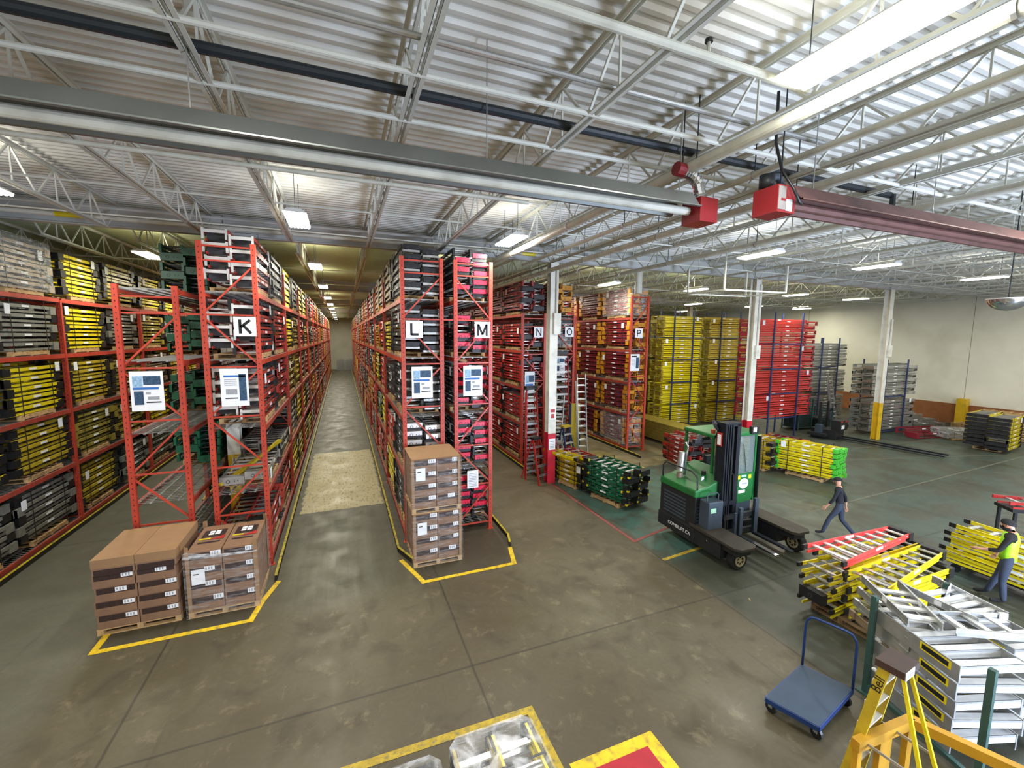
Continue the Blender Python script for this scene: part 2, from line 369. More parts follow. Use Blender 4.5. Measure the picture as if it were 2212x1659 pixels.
PLY = mat('plywood_rail', '#8f5a34', .7, 0, .15, 2, dirt='#7d4a26', dirt_amt=.5)
b = MB(); b.box(XR-.06, XR, 3, 40, .05, 1.35, PLY); struct('baseboard_right', b, label='orange plywood guard board along the foot of the cream wall')
# girders
def girder(y):
    g = MB(); g.box(XL, XR, y-.008, y+.008, 8.2, 8.72, GIRD); g.box(XL, XR, y-.11, y+.11, 8.17, 8.195, GIRD); g.box(XL, XR, y-.11, y+.11, 8.71, 8.735, GIRD)
    for x in [7.17+10.05*k for k in range(-1, 4)]:
        for dx in (0,): g.box(x-.01+dx, x+.01+dx, y-.1, y+.1, 8.2, 8.71, GIRD)
    struct('ceiling_beam', g, label='deep steel girder carrying the roof joists')
for y in (0, 14.1, 28.2, 42.3, 56.4, 70.5): girder(y)
# open-web joists
def joist_mesh(Lj):
    j = MB(); zt, zb = 8.7, 8.0; h = Lj/2
    for sx in (-.045, .045):
        j.box(sx-.025, sx+.025, -h, h, zt-.008, zt+.0, CEILP); j.box(sx-.004+.02*(1 if sx > 0 else -1)*-1, sx+.004+.02*(1 if sx > 0 else -1)*-1, -h, h, zt-.06, zt, CEILP)
        j.box(sx-.025, sx+.025, -h+.75, h-.75, zb, zb+.008, CEILP); j.box(sx-.024*(1 if sx > 0 else -1)-.004, sx-.024*(1 if sx > 0 else -1)+.004, -h+.75, h-.75, zb, zb+.06, CEILP)
    k = int((Lj-1.5)/1.2); st = (Lj-1.5)/k; y0 = -h+.75
    j.bar((0, -h, zt-.03), (0, y0, zb+.03), .03, .03, CEILP); j.bar((0, h, zt-.03), (0, -y0, zb+.03), .03, .03, CEILP)
    for i in range(k):
        a = y0+i*st; j.bar((0, a, zb+.03), (0, a+st/2, zt-.03), .028, .028, CEILP); j.bar((0, a+st/2, zt-.03), (0, a+st, zb+.03), .028, .028, CEILP)
        j.bar((0, a+st/2, zt-.03), (0, a+st/2, zb+.03), .022, .022, CEILP)
    return j.mesh('open_web_beam')
jm = joist_mesh(13.9)
JX = [.77+1.96*k for k in range(-5, 19)]
for bay, yc in enumerate((-7.05, 7.05, 21.15, 35.25, 49.35, 63.45)):
    for x in JX:
        if bay == 0: continue
        if bay > 3 and x > 24: continue
        link('ceiling_beam', jm, None, (x, yc, 0), kind='structure', label='open-web steel roof joist painted white')
# bridging lines and pipes that cross the joists
def xpipe(name, y, z, r, x0, x1, mt, label, group=None, cat='pipe', heads=False):
    b = MB(); b.cyl((x0, y, z), (x1, y, z), r, mt, 10)
    if heads:
        x = x0+1.2
        while x < x1-.5:
            b.cyl((x, y, z), (x, y, z+.12), .018, mt, 6); b.cyl((x, y, z+.12), (x, y, z+.15), .035, BLK, 8); x += 2.9
    return b.build(name, smooth=False, label=label, cat=cat, group=group)
xpipe('gas_pipe', 4.95, 8.1, .055, XL, 9.3, PIPED, 'dark gas pipe crossing under the roof joists ahead of the long heater')
xpipe('sprinkler_pipe', 7.55, 7.98, .035, XL, 3.3, PIPEW, 'white sprinkler branch pipe just behind the grey heater', 'sprinkler branch pipes', heads=True)
xpipe('sprinkler_pipe', 3.15, 7.98, .04, -1, 4.4, PIPEW, 'white sprinkler branch pipe ending at the big lit strip lamp', 'sprinkler branch pipes', heads=True)
xpipe('conduit', 4.05, 8.1, .03, -3, 6.2, ALU, 'bare metal conduit crossing the roof, between sprinkler pipe and dark gas pipe', cat='conduit')
for i, (y, z) in enumerate(((4.45, 8.02), (5.4, 8.02), (9.6, 8.03), (9.6, 8.66), (11.9, 8.02), (1.4, 8.02))):
    b = MB(); b.cyl((XL, y, z), (XR, y, z), .03 if i < 2 else .018, CEILP, 8); struct('trim_%d' % (10+i), b, label='thin bridging bar tying the roof joists together')
for i, y in enumerate((18.5, 23.6, 32, 38)):
    b = MB(); b.cyl((XL, y, 8.03), (XR, y, 8.03), .02, CEILP, 6); struct('trim_%d' % (20+i), b, label='thin bridging bar tying the roof joists together')
b = MB(); b.cyl((XL, 13.55, 8.28), (9.2, 13.55, 8.28), .055, PIPEW, 10)
for x in (-5.9, 5.95): b.cyl((x-.25, 13.55, 8.28), (x+.25, 13.55, 8.28), .058, YEL, 10)
b.build('sprinkler_main', label='white pipe with yellow bands running along the first girder', cat='pipe')
b = MB(); b.cyl((-7.5, 13.1, 8.42), (9.2, 13.1, 8.42), .04, GIRD, 8); b.build('conduit', label='grey pipe above the yellow-banded pipe by the first girder', cat='pipe')
# pipes that run with the joists
def ypipe(x, z, r, y0, y1, label, mt=PIPEW):
    b = MB(); b.cyl((x, y0, z), (x, y1, z), r, mt, 16)
    y = y0+1.5
    while y < y1: b.cyl((x, y, z), (x, y+.03, z), r+.012, ALU, 12); b.bar((x, y, z), (x, y, 8.7), .012, .012, PIPED); y += 3.2
    return b.build('round_duct', smooth=False, label=label, cat='duct', group='round ducts along the roof')
ypipe(4.47, 7.8, .078, .2, 26, 'thick white round duct under the bright strip lamp, running into the hall')
ypipe(6.78, 7.8, .075, .2, 26, 'white round duct passing behind the two red heater burners')
ypipe(9.9, 7.9, .07, .2, 13.8, 'thin white duct beyond the red burners, over the forklift side')
ypipe(5.85, 7.95, .05, .2, 13.8, 'slender pale duct between the two thicker white ducts')
# steel columns
def column(x, y, zc, mt, label, z0=0, dx=0):
    t = thing('steel_column', label, 'column', (x, y, 0), 0, 'steel building columns'); t['kind'] = 'structure'
    for (za, zb, mm, nm) in ((0, zc, mt, 'painted_base'), (zc, 8.17, COLW, 'shaft')):
        b = MB(); b.box(-.16, .16, -.15, -.13, za, zb, mm); b.box(-.16, .16, .13, .15, za, zb, mm); b.box(-.01, .01, -.13, .13, za, zb, mm)
        b.build(nm, t)
    return t
c1 = column(7.17, 14.1, 1.92, COLR, 'white steel column with red foot behind the leaning stepladders')
c2 = column(17.4, 14.1, 1.72, COLR, 'white steel column with red foot between the forklift and the red stacks')
c3 = column(27.35, 14.1, 2.05, COLY, 'white steel column with yellow foot before the silver ladder stacks')
c4 = column(-2.98, 14.1, 2.1, COLY, 'white steel column with yellow foot standing inside rack K')
b = MB(); b.box(36.9, 37.38, 14.3, 14.75, 0, 1.75, COLY); b.build('post_guard', label='short yellow post guard against the cream wall', cat='post guard')
for x in (17.3, 27.3): column(x, 28.2, 2.0, COLY, 'far steel column standing behind the %s stacks' % ('yellow ladder' if x < 20 else 'silver ladder'))
for c, dz, zt in ((c1, 1, 8.0), (c2, 1, 7.9), (c3, 1, 6.6)):
    b = MB(); b.cyl((.08, -.2, 4.7 if c is not c1 else 6.3), (.08, -.2, zt), .05, COLW, 10); b.box(-.05, .22, -.27, -.15, 4.6 if c is not c1 else 5.6, 5.2 if c is not c1 else 6.35, COLW)
    b.build('conduit_box', c)
b = MB(); b.box(-.1, .12, -.165, -.155, 2.45, 2.9, PAPER); b.box(-.08, .1, -.168, -.164, 2.72, 2.84, RED); b.box(-.06, .08, -.168, -.164, 2.5, 2.66, RED); b.build('hazard_notice', c1)
b = MB(); b.box(-.13, .14, -.165, -.155, 1.3, 1.72, PAPER)
for k in range(5): b.box(-.09, .1, -.168, -.164, 1.36+.06*k, 1.38+.06*k, GREYI)
b.build('paper_notice', c1)

# floor lines
def stripe(name, pts, wd, mt, label, z=.004):
    b = MB()
    for p, q in zip(pts[:-1], pts[1:]):
        p = Vector((p[0], p[1], z)); q = Vector((q[0], q[1], z)); d = (q-p).normalized(); nn = Vector((-d.y, d.x, 0))*wd/2; e = d*wd/2
        b.add([p-nn-e, q-nn+e, q+nn+e, p+nn-e], [(0, 1, 2, 3)], mt); z += .0006
    struct(name, b, label=label)
stripe('trim_30', [(-4.2, 9.55), (-4.2, 8.99), (-1.83, 8.99), (-1.72, 9.6), (-1.52, 10.25)], .11, YLINE, 'yellow floor line around the boxes at the end of rack K')
stripe('trim_31', [(1.18, 10.2), (1.52, 9.1), (3.72, 9.12), (3.9, 9.85)], .11, YLINE, 'yellow floor line around the end of racks L and M')
stripe('trim_32', [(-3, 5.3), (2.4, 5.22), (2.4, 1.5)], .12, YLINEO, 'worn yellow line around the bottom wrapped bundles')
b = MB(); b.box(2.55, 3.85, 1.5, 4.3, 0, .003, YLINE); struct('trim_33', b, label='yellow border of the red floor square')
b = MB(); b.box(2.72, 3.66, 1.5, 4.13, 0, .006, mat('red_floor_paint', '#a51f2c', .5, 0, .1, 5)); struct('trim_34', b, label='red painted floor square')
stripe('trim_35', [(7.16, 13.75), (7.2, 9.0), (9.2, 9.5)], .09, RLINE, 'worn red floor line at the yard edge')
stripe('trim_36', [(7.3, 7.95), (10.5, 8.3)], .1, YLINEO, 'worn yellow line beside the forklift')
FAINT = mat('faint_floor_line', '#5f6250', .6, 0, .2, 8, dirt='#4b4f46', dirt_amt=.95, dirt_scale=9)
for i, ((x0, y0), (x1, y1)) in enumerate((((13, 8.6), (30, 9.4)), ((19, 12.6), (33, 9)), ((23.5, 13.2), (36, 12.6)))):
    stripe('trim_%d' % (37+i), [(x0, y0), (x1, y1)], .07, FAINT, 'faint worn yard line')

# aisle guide rails
GUIDE = mat('guide_rail_yellow', '#b8a51f', .5, 0, .2, 4, dirt='#3b3629', dirt_amt=.9, dirt_scale=7)
GUIDED = mat('guide_rail_side', '#2b2822', .6, .3, .2, 4)
def guide(x, side, ys, ye, end, label):
    pts = [(x, ye), (x, ys)]+end
    b = MB()
    for p, q in zip(pts[:-1], pts[1:]):
        b.bar((p[0], p[1], .06), (q[0], q[1], .06), .05, .12, GUIDED); b.bar((p[0], p[1], .123), (q[0], q[1], .123), .055, .008, GUIDE)
    return b.build('guide_rail', label=label, cat='guide rail', group='aisle guide rails')
guide(-1.57, 1, 10.35, 74, [], 'low steel guide rail along rack K in the long aisle')
guide(1.16, 1, 10.7, 74, [(1.42, 10.0)], 'low steel guide rail along rack L in the long aisle')
guide(4.05, 1, 11.0, 60, [(4.05, 10.4), (3.93, 9.95)], 'low steel guide rail along rack M')
guide(6.85, 1, 15.5, 60, [(7.0, 14.9)], 'low steel guide rail along rack N')
guide(-7.12, 1, 5, 60, [], 'low steel guide rail along the yellow ladder rack')
guide(-4.42, 1, 16.2, 60, [], 'low steel guide rail along the back of rack K')
guide(12.55, 1, 15.5, 30, [], 'low steel guide rail along rack P')

# ------------------------------------------------------------------ racks
LV = [.22, 1.84, 3.38, 4.93, 6.45]
BRZ = [.22, 1.36, 2.49, 3.65, 4.78, 5.93, 7.09]
def frame_mb(depth, top, flip, braces=True):
    b = MB(); parts = []
    for x in (.05, depth-.05):
        p = MB(); p.box(x-.05, x+.05, -.04, .04, 0, top, RACK); p.box(x-.09, x+.09, -.07, .07, 0, .012, RACK)
        n = 0
        z = .15
        while z < top-.1:
            p.box(x-.008, x+.008, -.0415, -.0395, z, z+.03, BLK); z += .12
        parts.append(('post', p))
    zs = [z for z in BRZ if z < top-.05]
    if top > 7: zs.append(7.4)
    elif top > 6: zs = [z for z in zs if z < 6]+[6.27]
    for z in zs:
        p = MB(); p.bar((.09, 0, z), (depth-.09, 0, z), .035, .035, RACK); parts.append(('brace', p))
    s = flip
    for i in range(len(BRZ)-1):
        if BRZ[i+1] > top: break
        a, c = (.09, depth-.09) if s else (depth-.09, .09)
        p = MB(); p.bar((a, 0, BRZ[i]+.07), (c, 0, BRZ[i+1]-.1), .035, .035, RACK); parts.append(('brace', p)); s = not s
    m = MB()
    for _, p in parts: m.ext(p, Matrix.Identity(4))
    return parts, m
def wire_deck_mesh(wid, depth):
    b = MB()
    n = int(wid/.11)
    for i in range(n+1): y = -wid/2+wid*i/n; b.box(.02, depth-.02, y-.004, y+.004, -.006, .002, WIRE)
    for k in range(5): x = .05+(depth-.1)*k/4; b.box(x-.02, x+.02, -wid/2, wid/2, -.03, -.008, WIRE)
    return b.mesh('wire_deck')
BAY = 5.0
beam_mb = MB(); beam_mb.box(-.025, .025, -BAY/2+.05, BAY/2-.05, -.11, .0, RACKD); BEAMD = beam_mb.mesh('beam')
beam_mb = MB(); beam_mb.box(-.025, .025, -BAY/2+.05, BAY/2-.05, -.11, .0, RACK); BEAMR = beam_mb.mesh('beam')
def rack(letter, x0, x1, y0, nb, top, levels, flip, label, faces=(0, 1), near=2, decks=True, beam_dark=(0, 1, 2)):
    d = x1-x0; t = thing('pallet_rack', label, 'pallet rack', (x0, y0, 0), 0, 'pallet racks')
    parts, whole = frame_mb(d, top, flip); wm = whole.mesh('upright_frame')
    for i in range(nb+1):
        if i == 0:
            f = link('upright_frame', None, t, (0, 0, 0))
            for nm, p in parts: p.build(nm, f)
        else: link('upright_frame', wm, t, (0, i*BAY, 0))
    dm = wire_deck_mesh(BAY-.12, d); cnt = 0; rest = MB()
    for i in range(nb):
        for li, z in enumerate(levels):
            for fc in faces:
                xx = .03 if fc == 0 else d-.03
                me = BEAMD if li in beam_dark else BEAMR
                if cnt < 90: link('beam', me, t, (xx, (i+.5)*BAY, z)); cnt += 1
                else: rest.box(xx-.025, xx+.025, i*BAY+.05, (i+1)*BAY-.05, z-.11, z, RACKD)
            if decks and i < 7: link('wire_deck', dm, t, (0, (i+.5)*BAY, z))
    if rest.v: o = rest.build('beam', t, kind='stuff')
    return t
Y0 = 11.17
rack('K1', -4.32, -3.22, Y0, 10, 6.51, LV, True, 'orange pallet rack, empty in front, backing onto rack K', near=2)
rack('K2', -2.84, -1.73, Y0, 12, 7.49, LV, False, 'tall orange pallet rack lettered K on the long aisle')
rack('L', 1.39, 2.485, Y0, 12, 7.49, LV, False, 'tall orange pallet rack lettered L on the long aisle')
rack('M', 2.76, 3.84, Y0, 8, 7.49, LV, True, 'tall orange pallet rack lettered M beside rack L')
rack('J', -8.35, -7.2, 0.7, 10, 6.4, LV, True, 'orange pallet rack full of yellow ladders along the hall side')
rack('N', 6.93, 8.05, 16.4, 5, 6.48, LV, True, 'orange pallet rack lettered N behind the white column')
rack('O', 8.35, 9.46, 16.4, 5, 6.45, LV, False, 'orange pallet rack lettered O behind the leaning stepladders')
rack('P', 12.6, 13.65, 16.7, 2, 7.45, LV, False, 'orange pallet rack lettered P full of maroon ladders', beam_dark=(0, 1, 2, 3, 4))
for z in (.3, 5.93):   # row spacers tie back-to-back frames
    for (xa, xb, yy) in ((-3.22, -2.84, Y0), (2.485, 2.76, Y0)):
        s = MB(); s.bar((xa, yy, z if z > 1 else 1.0), (xb, yy, z if z > 1 else 1.0), .035, .035, RACK)
        s.build('row_spacer', label='short orange tie bar joining %s, %s' % ('the two racks behind letter K' if xa < 0 else 'racks L and M', 'high up' if z > 1 else 'low down'), cat='tie bar')

# signs on the racks
def letter_card(ch, x, y, z, s=.43):
    t = thing('letter_card', 'white card with black letter %s on the rack end' % ch, 'sign', (x, y-.06, z), 0, 'rack letter cards')
    b = MB(); b.box(-s/2, s/2, -.004, 0, -s/2, s/2, PAPER); b.build('card', t)
    S = {'K': [((-.22, -.36), (-.22, .36)), ((-.2, -.03), (.24, .34)), ((-.08, .06), (.26, -.35))], 'L': [((-.18, .36), (-.18, -.34)), ((-.18, -.3), (.24, -.3))],
         'M': [((-.28, -.36), (-.28, .36)), ((.28, -.36), (.28, .36)), ((-.26, .33), (0, -.3)), ((.26, .33), (0, -.3))], 'N': [((-.22, -.36), (-.22, .36)), ((.22, -.36), (.22, .36)), ((-.22, .34), (.22, -.34))],
         'P': [((-.2, -.36), (-.2, .36)), ((-.2, .3), (.1, .3)), ((-.2, -.02), (.1, -.02)), ((.1, .3), (.22, .22)), ((.22, .24), (.22, .04)), ((.22, .06), (.1, -.02))],
         'O': [((.27*math.cos(2*PI*k/16), .31*math.sin(2*PI*k/16)), (.27*math.cos(2*PI*(k+1.15)/16), .31*math.sin(2*PI*(k+1.15)/16))) for k in range(16)]}[ch]
    b = MB(); wd = .13 if ch in 'KLM' else .1
    for (p, q) in S: b.bar((p[0]*s, -.006, p[1]*s), (q[0]*s, -.006, q[1]*s), wd*s, .004, INK, (0, 1, 0))
    b.build('letter', t)
for a in (('K', -2.01, Y0, 5.68), ('L', 1.72, Y0, 5.67), ('M', 3.54, Y0, 5.68), ('N', 7.69, 16.4, 5.7), ('O', 9.15, 16.4, 5.73), ('P', 13.06, 16.7, 5.72)): letter_card(*a)
def poster(x, y, z, wd, hg, kind, label):
    t = thing('notice_poster', label, 'poster', (x, y-.06, z), 0, 'notice posters on the rack ends')
    b = MB(); b.box(-wd/2, wd/2, -.003, 0, -hg/2, hg/2, PAPER); b.build('sheet', t)
    def pic(u0, u1, v0, v1, mt, nm='picture'):
        q = MB(); q.box((u0-.5)*wd, (u1-.5)*wd, -.006, -.0031, (v0-.5)*hg, (v1-.5)*hg, mt); q.build(nm, t)
    if kind == 'a':
        pic(.08, .38, .62, .88, PHOTO2); pic(.4, .92, .66, .88, PHOTO1); pic(.1, .38, .16, .5, PHOTO1); pic(.08, .85, .54, .6, BLUEI, 'banner')
        pic(.5, .85, .28, .36, GREYI, 'print'); pic(.45, .9, .2, .23, INK, 'print'); pic(.45, .6, .42, .48, GREYI, 'print')
    elif kind == 'b':
        pic(.66, .92, .14, .86, PHOTO1); pic(.12, .9, .78, .83, BLUEI, 'banner')
        for k in range(4): pic(.14, .58, .56+.05*k, .58+.05*k, GREYI, 'print')
        pic(.18, .58, .32, .46, GREYI, 'print'); pic(.15, .6, .2, .23, INK, 'print')
    elif kind == 'c':
        pic(.6, .92, .15, .8, PHOTO1); pic(.12, .7, .82, .9, INK, 'print')
        for k in range(6): pic(.12, .5, .3+.07*k, .32+.07*k, GREYI, 'print')
    else:
        for k in range(9): pic(.15, .85, .1+.09*k, .13+.09*k, GREYI, 'print')
    for u in (.2, .8):
        q = MB(); q.bar(((u-.5)*wd, 0, hg*.5), ((u-.5)*wd, .02, hg*.5+.09), .004, .004, STRAP); q.build('tie', t)
poster(-3.86, Y0, 4.3, .57, .84, 'a', 'white poster with four blue pictures on the shorter rack end')
poster(-2.28, Y0, 4.32, .54, .84, 'b', 'white poster with one tall dark picture under letter K')
poster(1.9, Y0, 4.3, .54, .82, 'a', 'white poster with blue pictures under letter L')
poster(3.27, Y0, 4.3, .54, .83, 'a', 'white poster with blue pictures under letter M')
poster(12.9, 16.7, 4.33, .52, .8, 'c', 'white poster with dark side picture under letter P')
poster(3.26, Y0, 1.53, .32, .5, 'd', 'small typed sheet low on the end of rack M')
poster(7.3, 16.4, 3.4, .45, 1.3, 'a', 'tall blue and white poster on the end of rack N')
poster(8.75, 16.4, 4.3, .45, .75, 'a', 'blue and white poster on the end of rack O')
# ------------------------------------------------------------------ ladders and bundles
STY = {'silverblk': (DGRY, ALUW, ALUW, BLK), 'yelblk': (YEL, ALU, BLK, BLK), 'greencap': (GRN, DGRY, GRN, GRN),  # rail, step, cap, foot
 'yellow': (YEL, ALU, BLK, BLK), 'oldyellow': (YELD, ALU, BLK, BLK), 'olive': (OLIV, ALU, BLK, OLIV), 'amber': (AMB, ALU, AMB, AMB), 'red': (RED, ALU, BLK, RED),
 'maroon': (MAR, ALU, AMB, AMB), 'orange': (ORG, ALUW, ORG, BLK), 'green': (GRN, ALUW, BLK, BLK), 'grey': (GREY, ALU, BLK, GREY), 'black': (DGRY, ALU, BLK, BLK),
 'silverred': (RED, ALUW, ALUW, BLK), 'crimson': (DGRY, ALUW, PINK, BLK), 'lime': (YEL, ALUW, LIME, LIME), 'bronze': (TAN, ALU, BLK, TAN), 'silver': (ALU, ALUW, ALU, ALU),
 'yellowwhite': (YELD, ALUW, ALUW, BLK)}
COLNAME = {'silverblk': 'black and silver', 'yelblk': 'yellow', 'greencap': 'dark green','yellow': 'yellow', 'oldyellow': 'dull yellow', 'olive': 'olive yellow', 'amber': 'amber', 'red': 'red', 'maroon': 'maroon', 'orange': 'orange-red', 'green': 'dark green', 'grey': 'grey', 'black': 'black',
 'silverred': 'red and silver', 'crimson': 'black crimson-capped', 'lime': 'yellow lime-capped', 'bronze': 'bronze', 'silver': 'silver', 'yellowwhite': 'yellow and white'}
def ladder_mb(style, L=2.3, w=.46, T=.2, lod=0):
    rail, step, cap, foot = STY[style]; b = MB(); h = L/2
    for s in (-1, 1):
        x = s*w/2
        b.box(x-.016, x+.016, -h+.02, h-.1, T-.085, T-.004, rail); b.box(x-.014-s*.03, x+.014-s*.03, -h+.06, h-.16, .012, .068, rail)
        b.box(x-.018+s*.004, x+.018+s*.004, -.12, .14, T-.072, T-.02, PAPER)
        b.box(x-.03, x+.03, -h-.03, -h+.1, 0, T-.01, foot)
    n = max(3, int(L/.31)); 
    if lod: n = 3
    for i in range(n): y = -h+.2+(L-.45)*i/(n-1); b.box(-w/2, w/2, y-.038, y+.038, T-.055, T-.03, step)
    for i in range(2 if lod else 3): y = -h+.25+(L-.7)*i/(1 if lod else 2); b.box(-w/2+.03, w/2-.03, y-.015, y+.015, .02, .045, step)
    if style == 'silverred':      # folded extension ends: pale tread with small end brackets, a dark plate stands in for the shaded hollow
        b.box(-w/2, w/2, h-.03, h, T-.1, T-.03, cap); b.box(-w/2-.012, -w/2+.03, h-.05, h+.004, .03, T, cap); b.box(w/2-.03, w/2+.012, h-.05, h+.004, .03, T, cap); b.box(-w/2+.02, w/2-.02, h-.3, h-.28, .02, T-.02, DGRY)
        b.box(w/2-.02, w/2+.03, -h-.04, -h+.12, .0, T-.01, BLK)
        return b
    if style in ('black', 'silverblk'):
        mc = BLK if style == 'black' else ALUW
        b.box(-.2, .2, h-.1, h, T*.42, T-.01, mc); b.box(-.21, .21, h-.12, h-.03, .02, T*.34, ALU if style == 'black' else BLK); b.box(-w/2-.02, -w/2+.03, -h-.03, -h+.2, 0, T-.02, BLK); b.box(w/2-.03, w/2+.02, -h-.03, -h+.2, 0, T-.02, BLK)
    elif cap is BLK or cap is AMB:
        b.box(-w/2-.02, w/2+.02, h-.26, h, .03, T-.005, cap); b.box(-w/2-.028, -w/2+.05, -h-.03, -h+.2, .0, T-.02, foot); b.box(w/2-.05, w/2+.028, -h-.03, -h+.2, .0, T-.02, foot)
    elif cap is PINK or style == 'black_':
        b.box(-.19, .19, h-.08, h, T*.42, T-.01, cap); b.box(-.2, .2, h-.12, h-.05, .0, T*.4, BLK)
    else: b.box(-w/2-.02, w/2+.02, h-.14, h, .03, T, cap)
    if not lod:
        b.ring((w*.18, h, T*.52), .03, .012, .004, 'y', BLKR if cap is BLK else BLK, 10)
        if style == 'green':
            for s in (-1, 1): b.box(s*w/2-.03, s*w/2+.03, h-.3, h-.24, T-.07, T, YEL); b.box(s*w/2-.035, s*w/2+.035, -h-.035, -h+.03, 0, .06, YEL)
        for dx in (-.12, -.05): b.box(dx-.008, dx+.008, h-.001, h+.003, T*.45, T*.62, BLKR if cap is BLK else BLK)
    return b
_lc = {}
def ladder_mesh(*a):
    if a not in _lc: _lc[a] = ladder_mb(*a).mesh('ladder')
    return _lc[a]
def pallet_mb(W=1.0, L=1.1, mt=WOOD):
    b = MB()
    for x in (-W/2+.05, 0, W/2-.05): b.box(x-.045, x+.045, -L/2, L/2, .02, .1, mt)
    for k in range(6): y = -L/2+.05+(L-.1)*k/5; b.box(-W/2, W/2, y-.05, y+.05, .1, .12, mt)
    for y in (-L/2+.05, 0, L/2-.05): b.box(-W/2, W/2, y-.05, y+.05, 0, .02, mt)
    return b
def pallet_mesh(W, L):
    k = ('p', W, L)
    if k not in _lc: _lc[k] = pallet_mb(W, L).mesh('pallet')
    return _lc[k]
def bundle(style, loc, rot, L, label, layers=5, T=.235, w=.46, cols=2, wrap=False, strap=2, note=True, lod=0, group=None, seed=0, style2=None, pallet=True, gap=.04):
    r = random.Random(seed*31+7); W = cols*w+(cols-1)*gap+.06; z0 = .12 if pallet else 0
    t = thing('ladder_bundle', label, 'ladder bundle', loc, rot, group)
    def place(fn):
        for c in range(cols):
            for k in range(layers):
                x = (c-(cols-1)/2)*(w+gap); z = z0+k*T+(c % 2)*T*.4*(1 if cols > 1 else 0)
                fl = PI if (k+c) % 2 and style not in ('black', 'crimson', 'lime', 'silverred', 'silverblk', 'yelblk') else (PI if r.random() < .12 else 0)
                fn(x+r.uniform(-.012, .012), r.uniform(-.05, .05), z, fl+r.uniform(-.006, .006), style2 if (style2 and (k+c) % 2) else style)
    if lod < 2:
        def one(x, y, z, a, st): link('ladder', ladder_mesh(st, L, w, T-.02, lod), t, (x, y, z), a)
        place(one)
        if pallet: link('pallet', pallet_mesh(1.0, min(1.9, L*.62)), t)
    else:
        k = ('B', style, style2, L, layers, T, w, cols, pallet, seed % 3)
        if k not in _lc:
            m_ = MB(); one_ = {s_: ladder_mb(s_, L, w, T-.02, 1) for s_ in {style, style2 or style}}
            def add_(x, y, z, a, st): m_.ext(one_[st], Matrix.Translation((x, y, z)) @ Matrix.Rotation(a, 4, 'Z'))
            place(add_)
            if pallet: m_.ext(pallet_mb(1.0, L*.6), Matrix.Identity(4))
            _lc[k] = m_.mesh('ladder')
        link('ladder', _lc[k], t)
    H = z0+layers*T+(T*.4 if cols > 1 else 0)
    if strap and lod < 2:
        for i in range(strap):
            y = (-.28+.56*i/max(1, strap-1))*L if strap > 1 else 0
            k = ('s', round(W, 3), round(H, 3), z0)
            if k not in _lc:
                s = MB(); s.box(-W/2-.012, -W/2-.006, -.012, .012, z0-.02, H, STRAP); s.box(W/2+.006, W/2+.012, -.012, .012, z0-.02, H, STRAP); s.box(-W/2-.012, W/2+.012, -.012, .012, H, H+.006, STRAP); _lc[k] = s.mesh('strap')
            link('strap', _lc[k], t, (0, y, 0))
    if note and lod < 2:
        for sx in ((-1,) if r.random() < .5 else (1,)):
            k = ('n',)
            if k not in _lc:
                s = MB(); s.box(-.004, .004, -.09, .09, -.12, .12, PAPER); _lc[k] = s.mesh('paper_label')
            for sx2 in (-1, 1): link('paper_label', _lc[k], t, (sx2*(W/2+.018), r.uniform(.25, .42)*L*r.choice((-1, 1)), H-r.uniform(.15, .35)))
    if wrap and style != 'none':
        s = MB(); a, l2 = W/2+.03, L/2+.03
        s.prism([(-a, -l2+.1), (-a+.1, -l2), (a-.1, -l2), (a, -l2+.1), (a, l2-.1), (a-.1, l2), (-a+.1, l2), (-a, l2-.1)], z0, H+.02, 'z', WRAP); s.build('wrap', t)
    return t
ORD = ['ground', 'first', 'second', 'third', 'top']
ORDB = ['first', 'second', 'third', 'fourth', 'fifth', 'sixth', 'seventh', 'eighth', 'ninth', 'tenth', 'eleventh', 'twelfth']
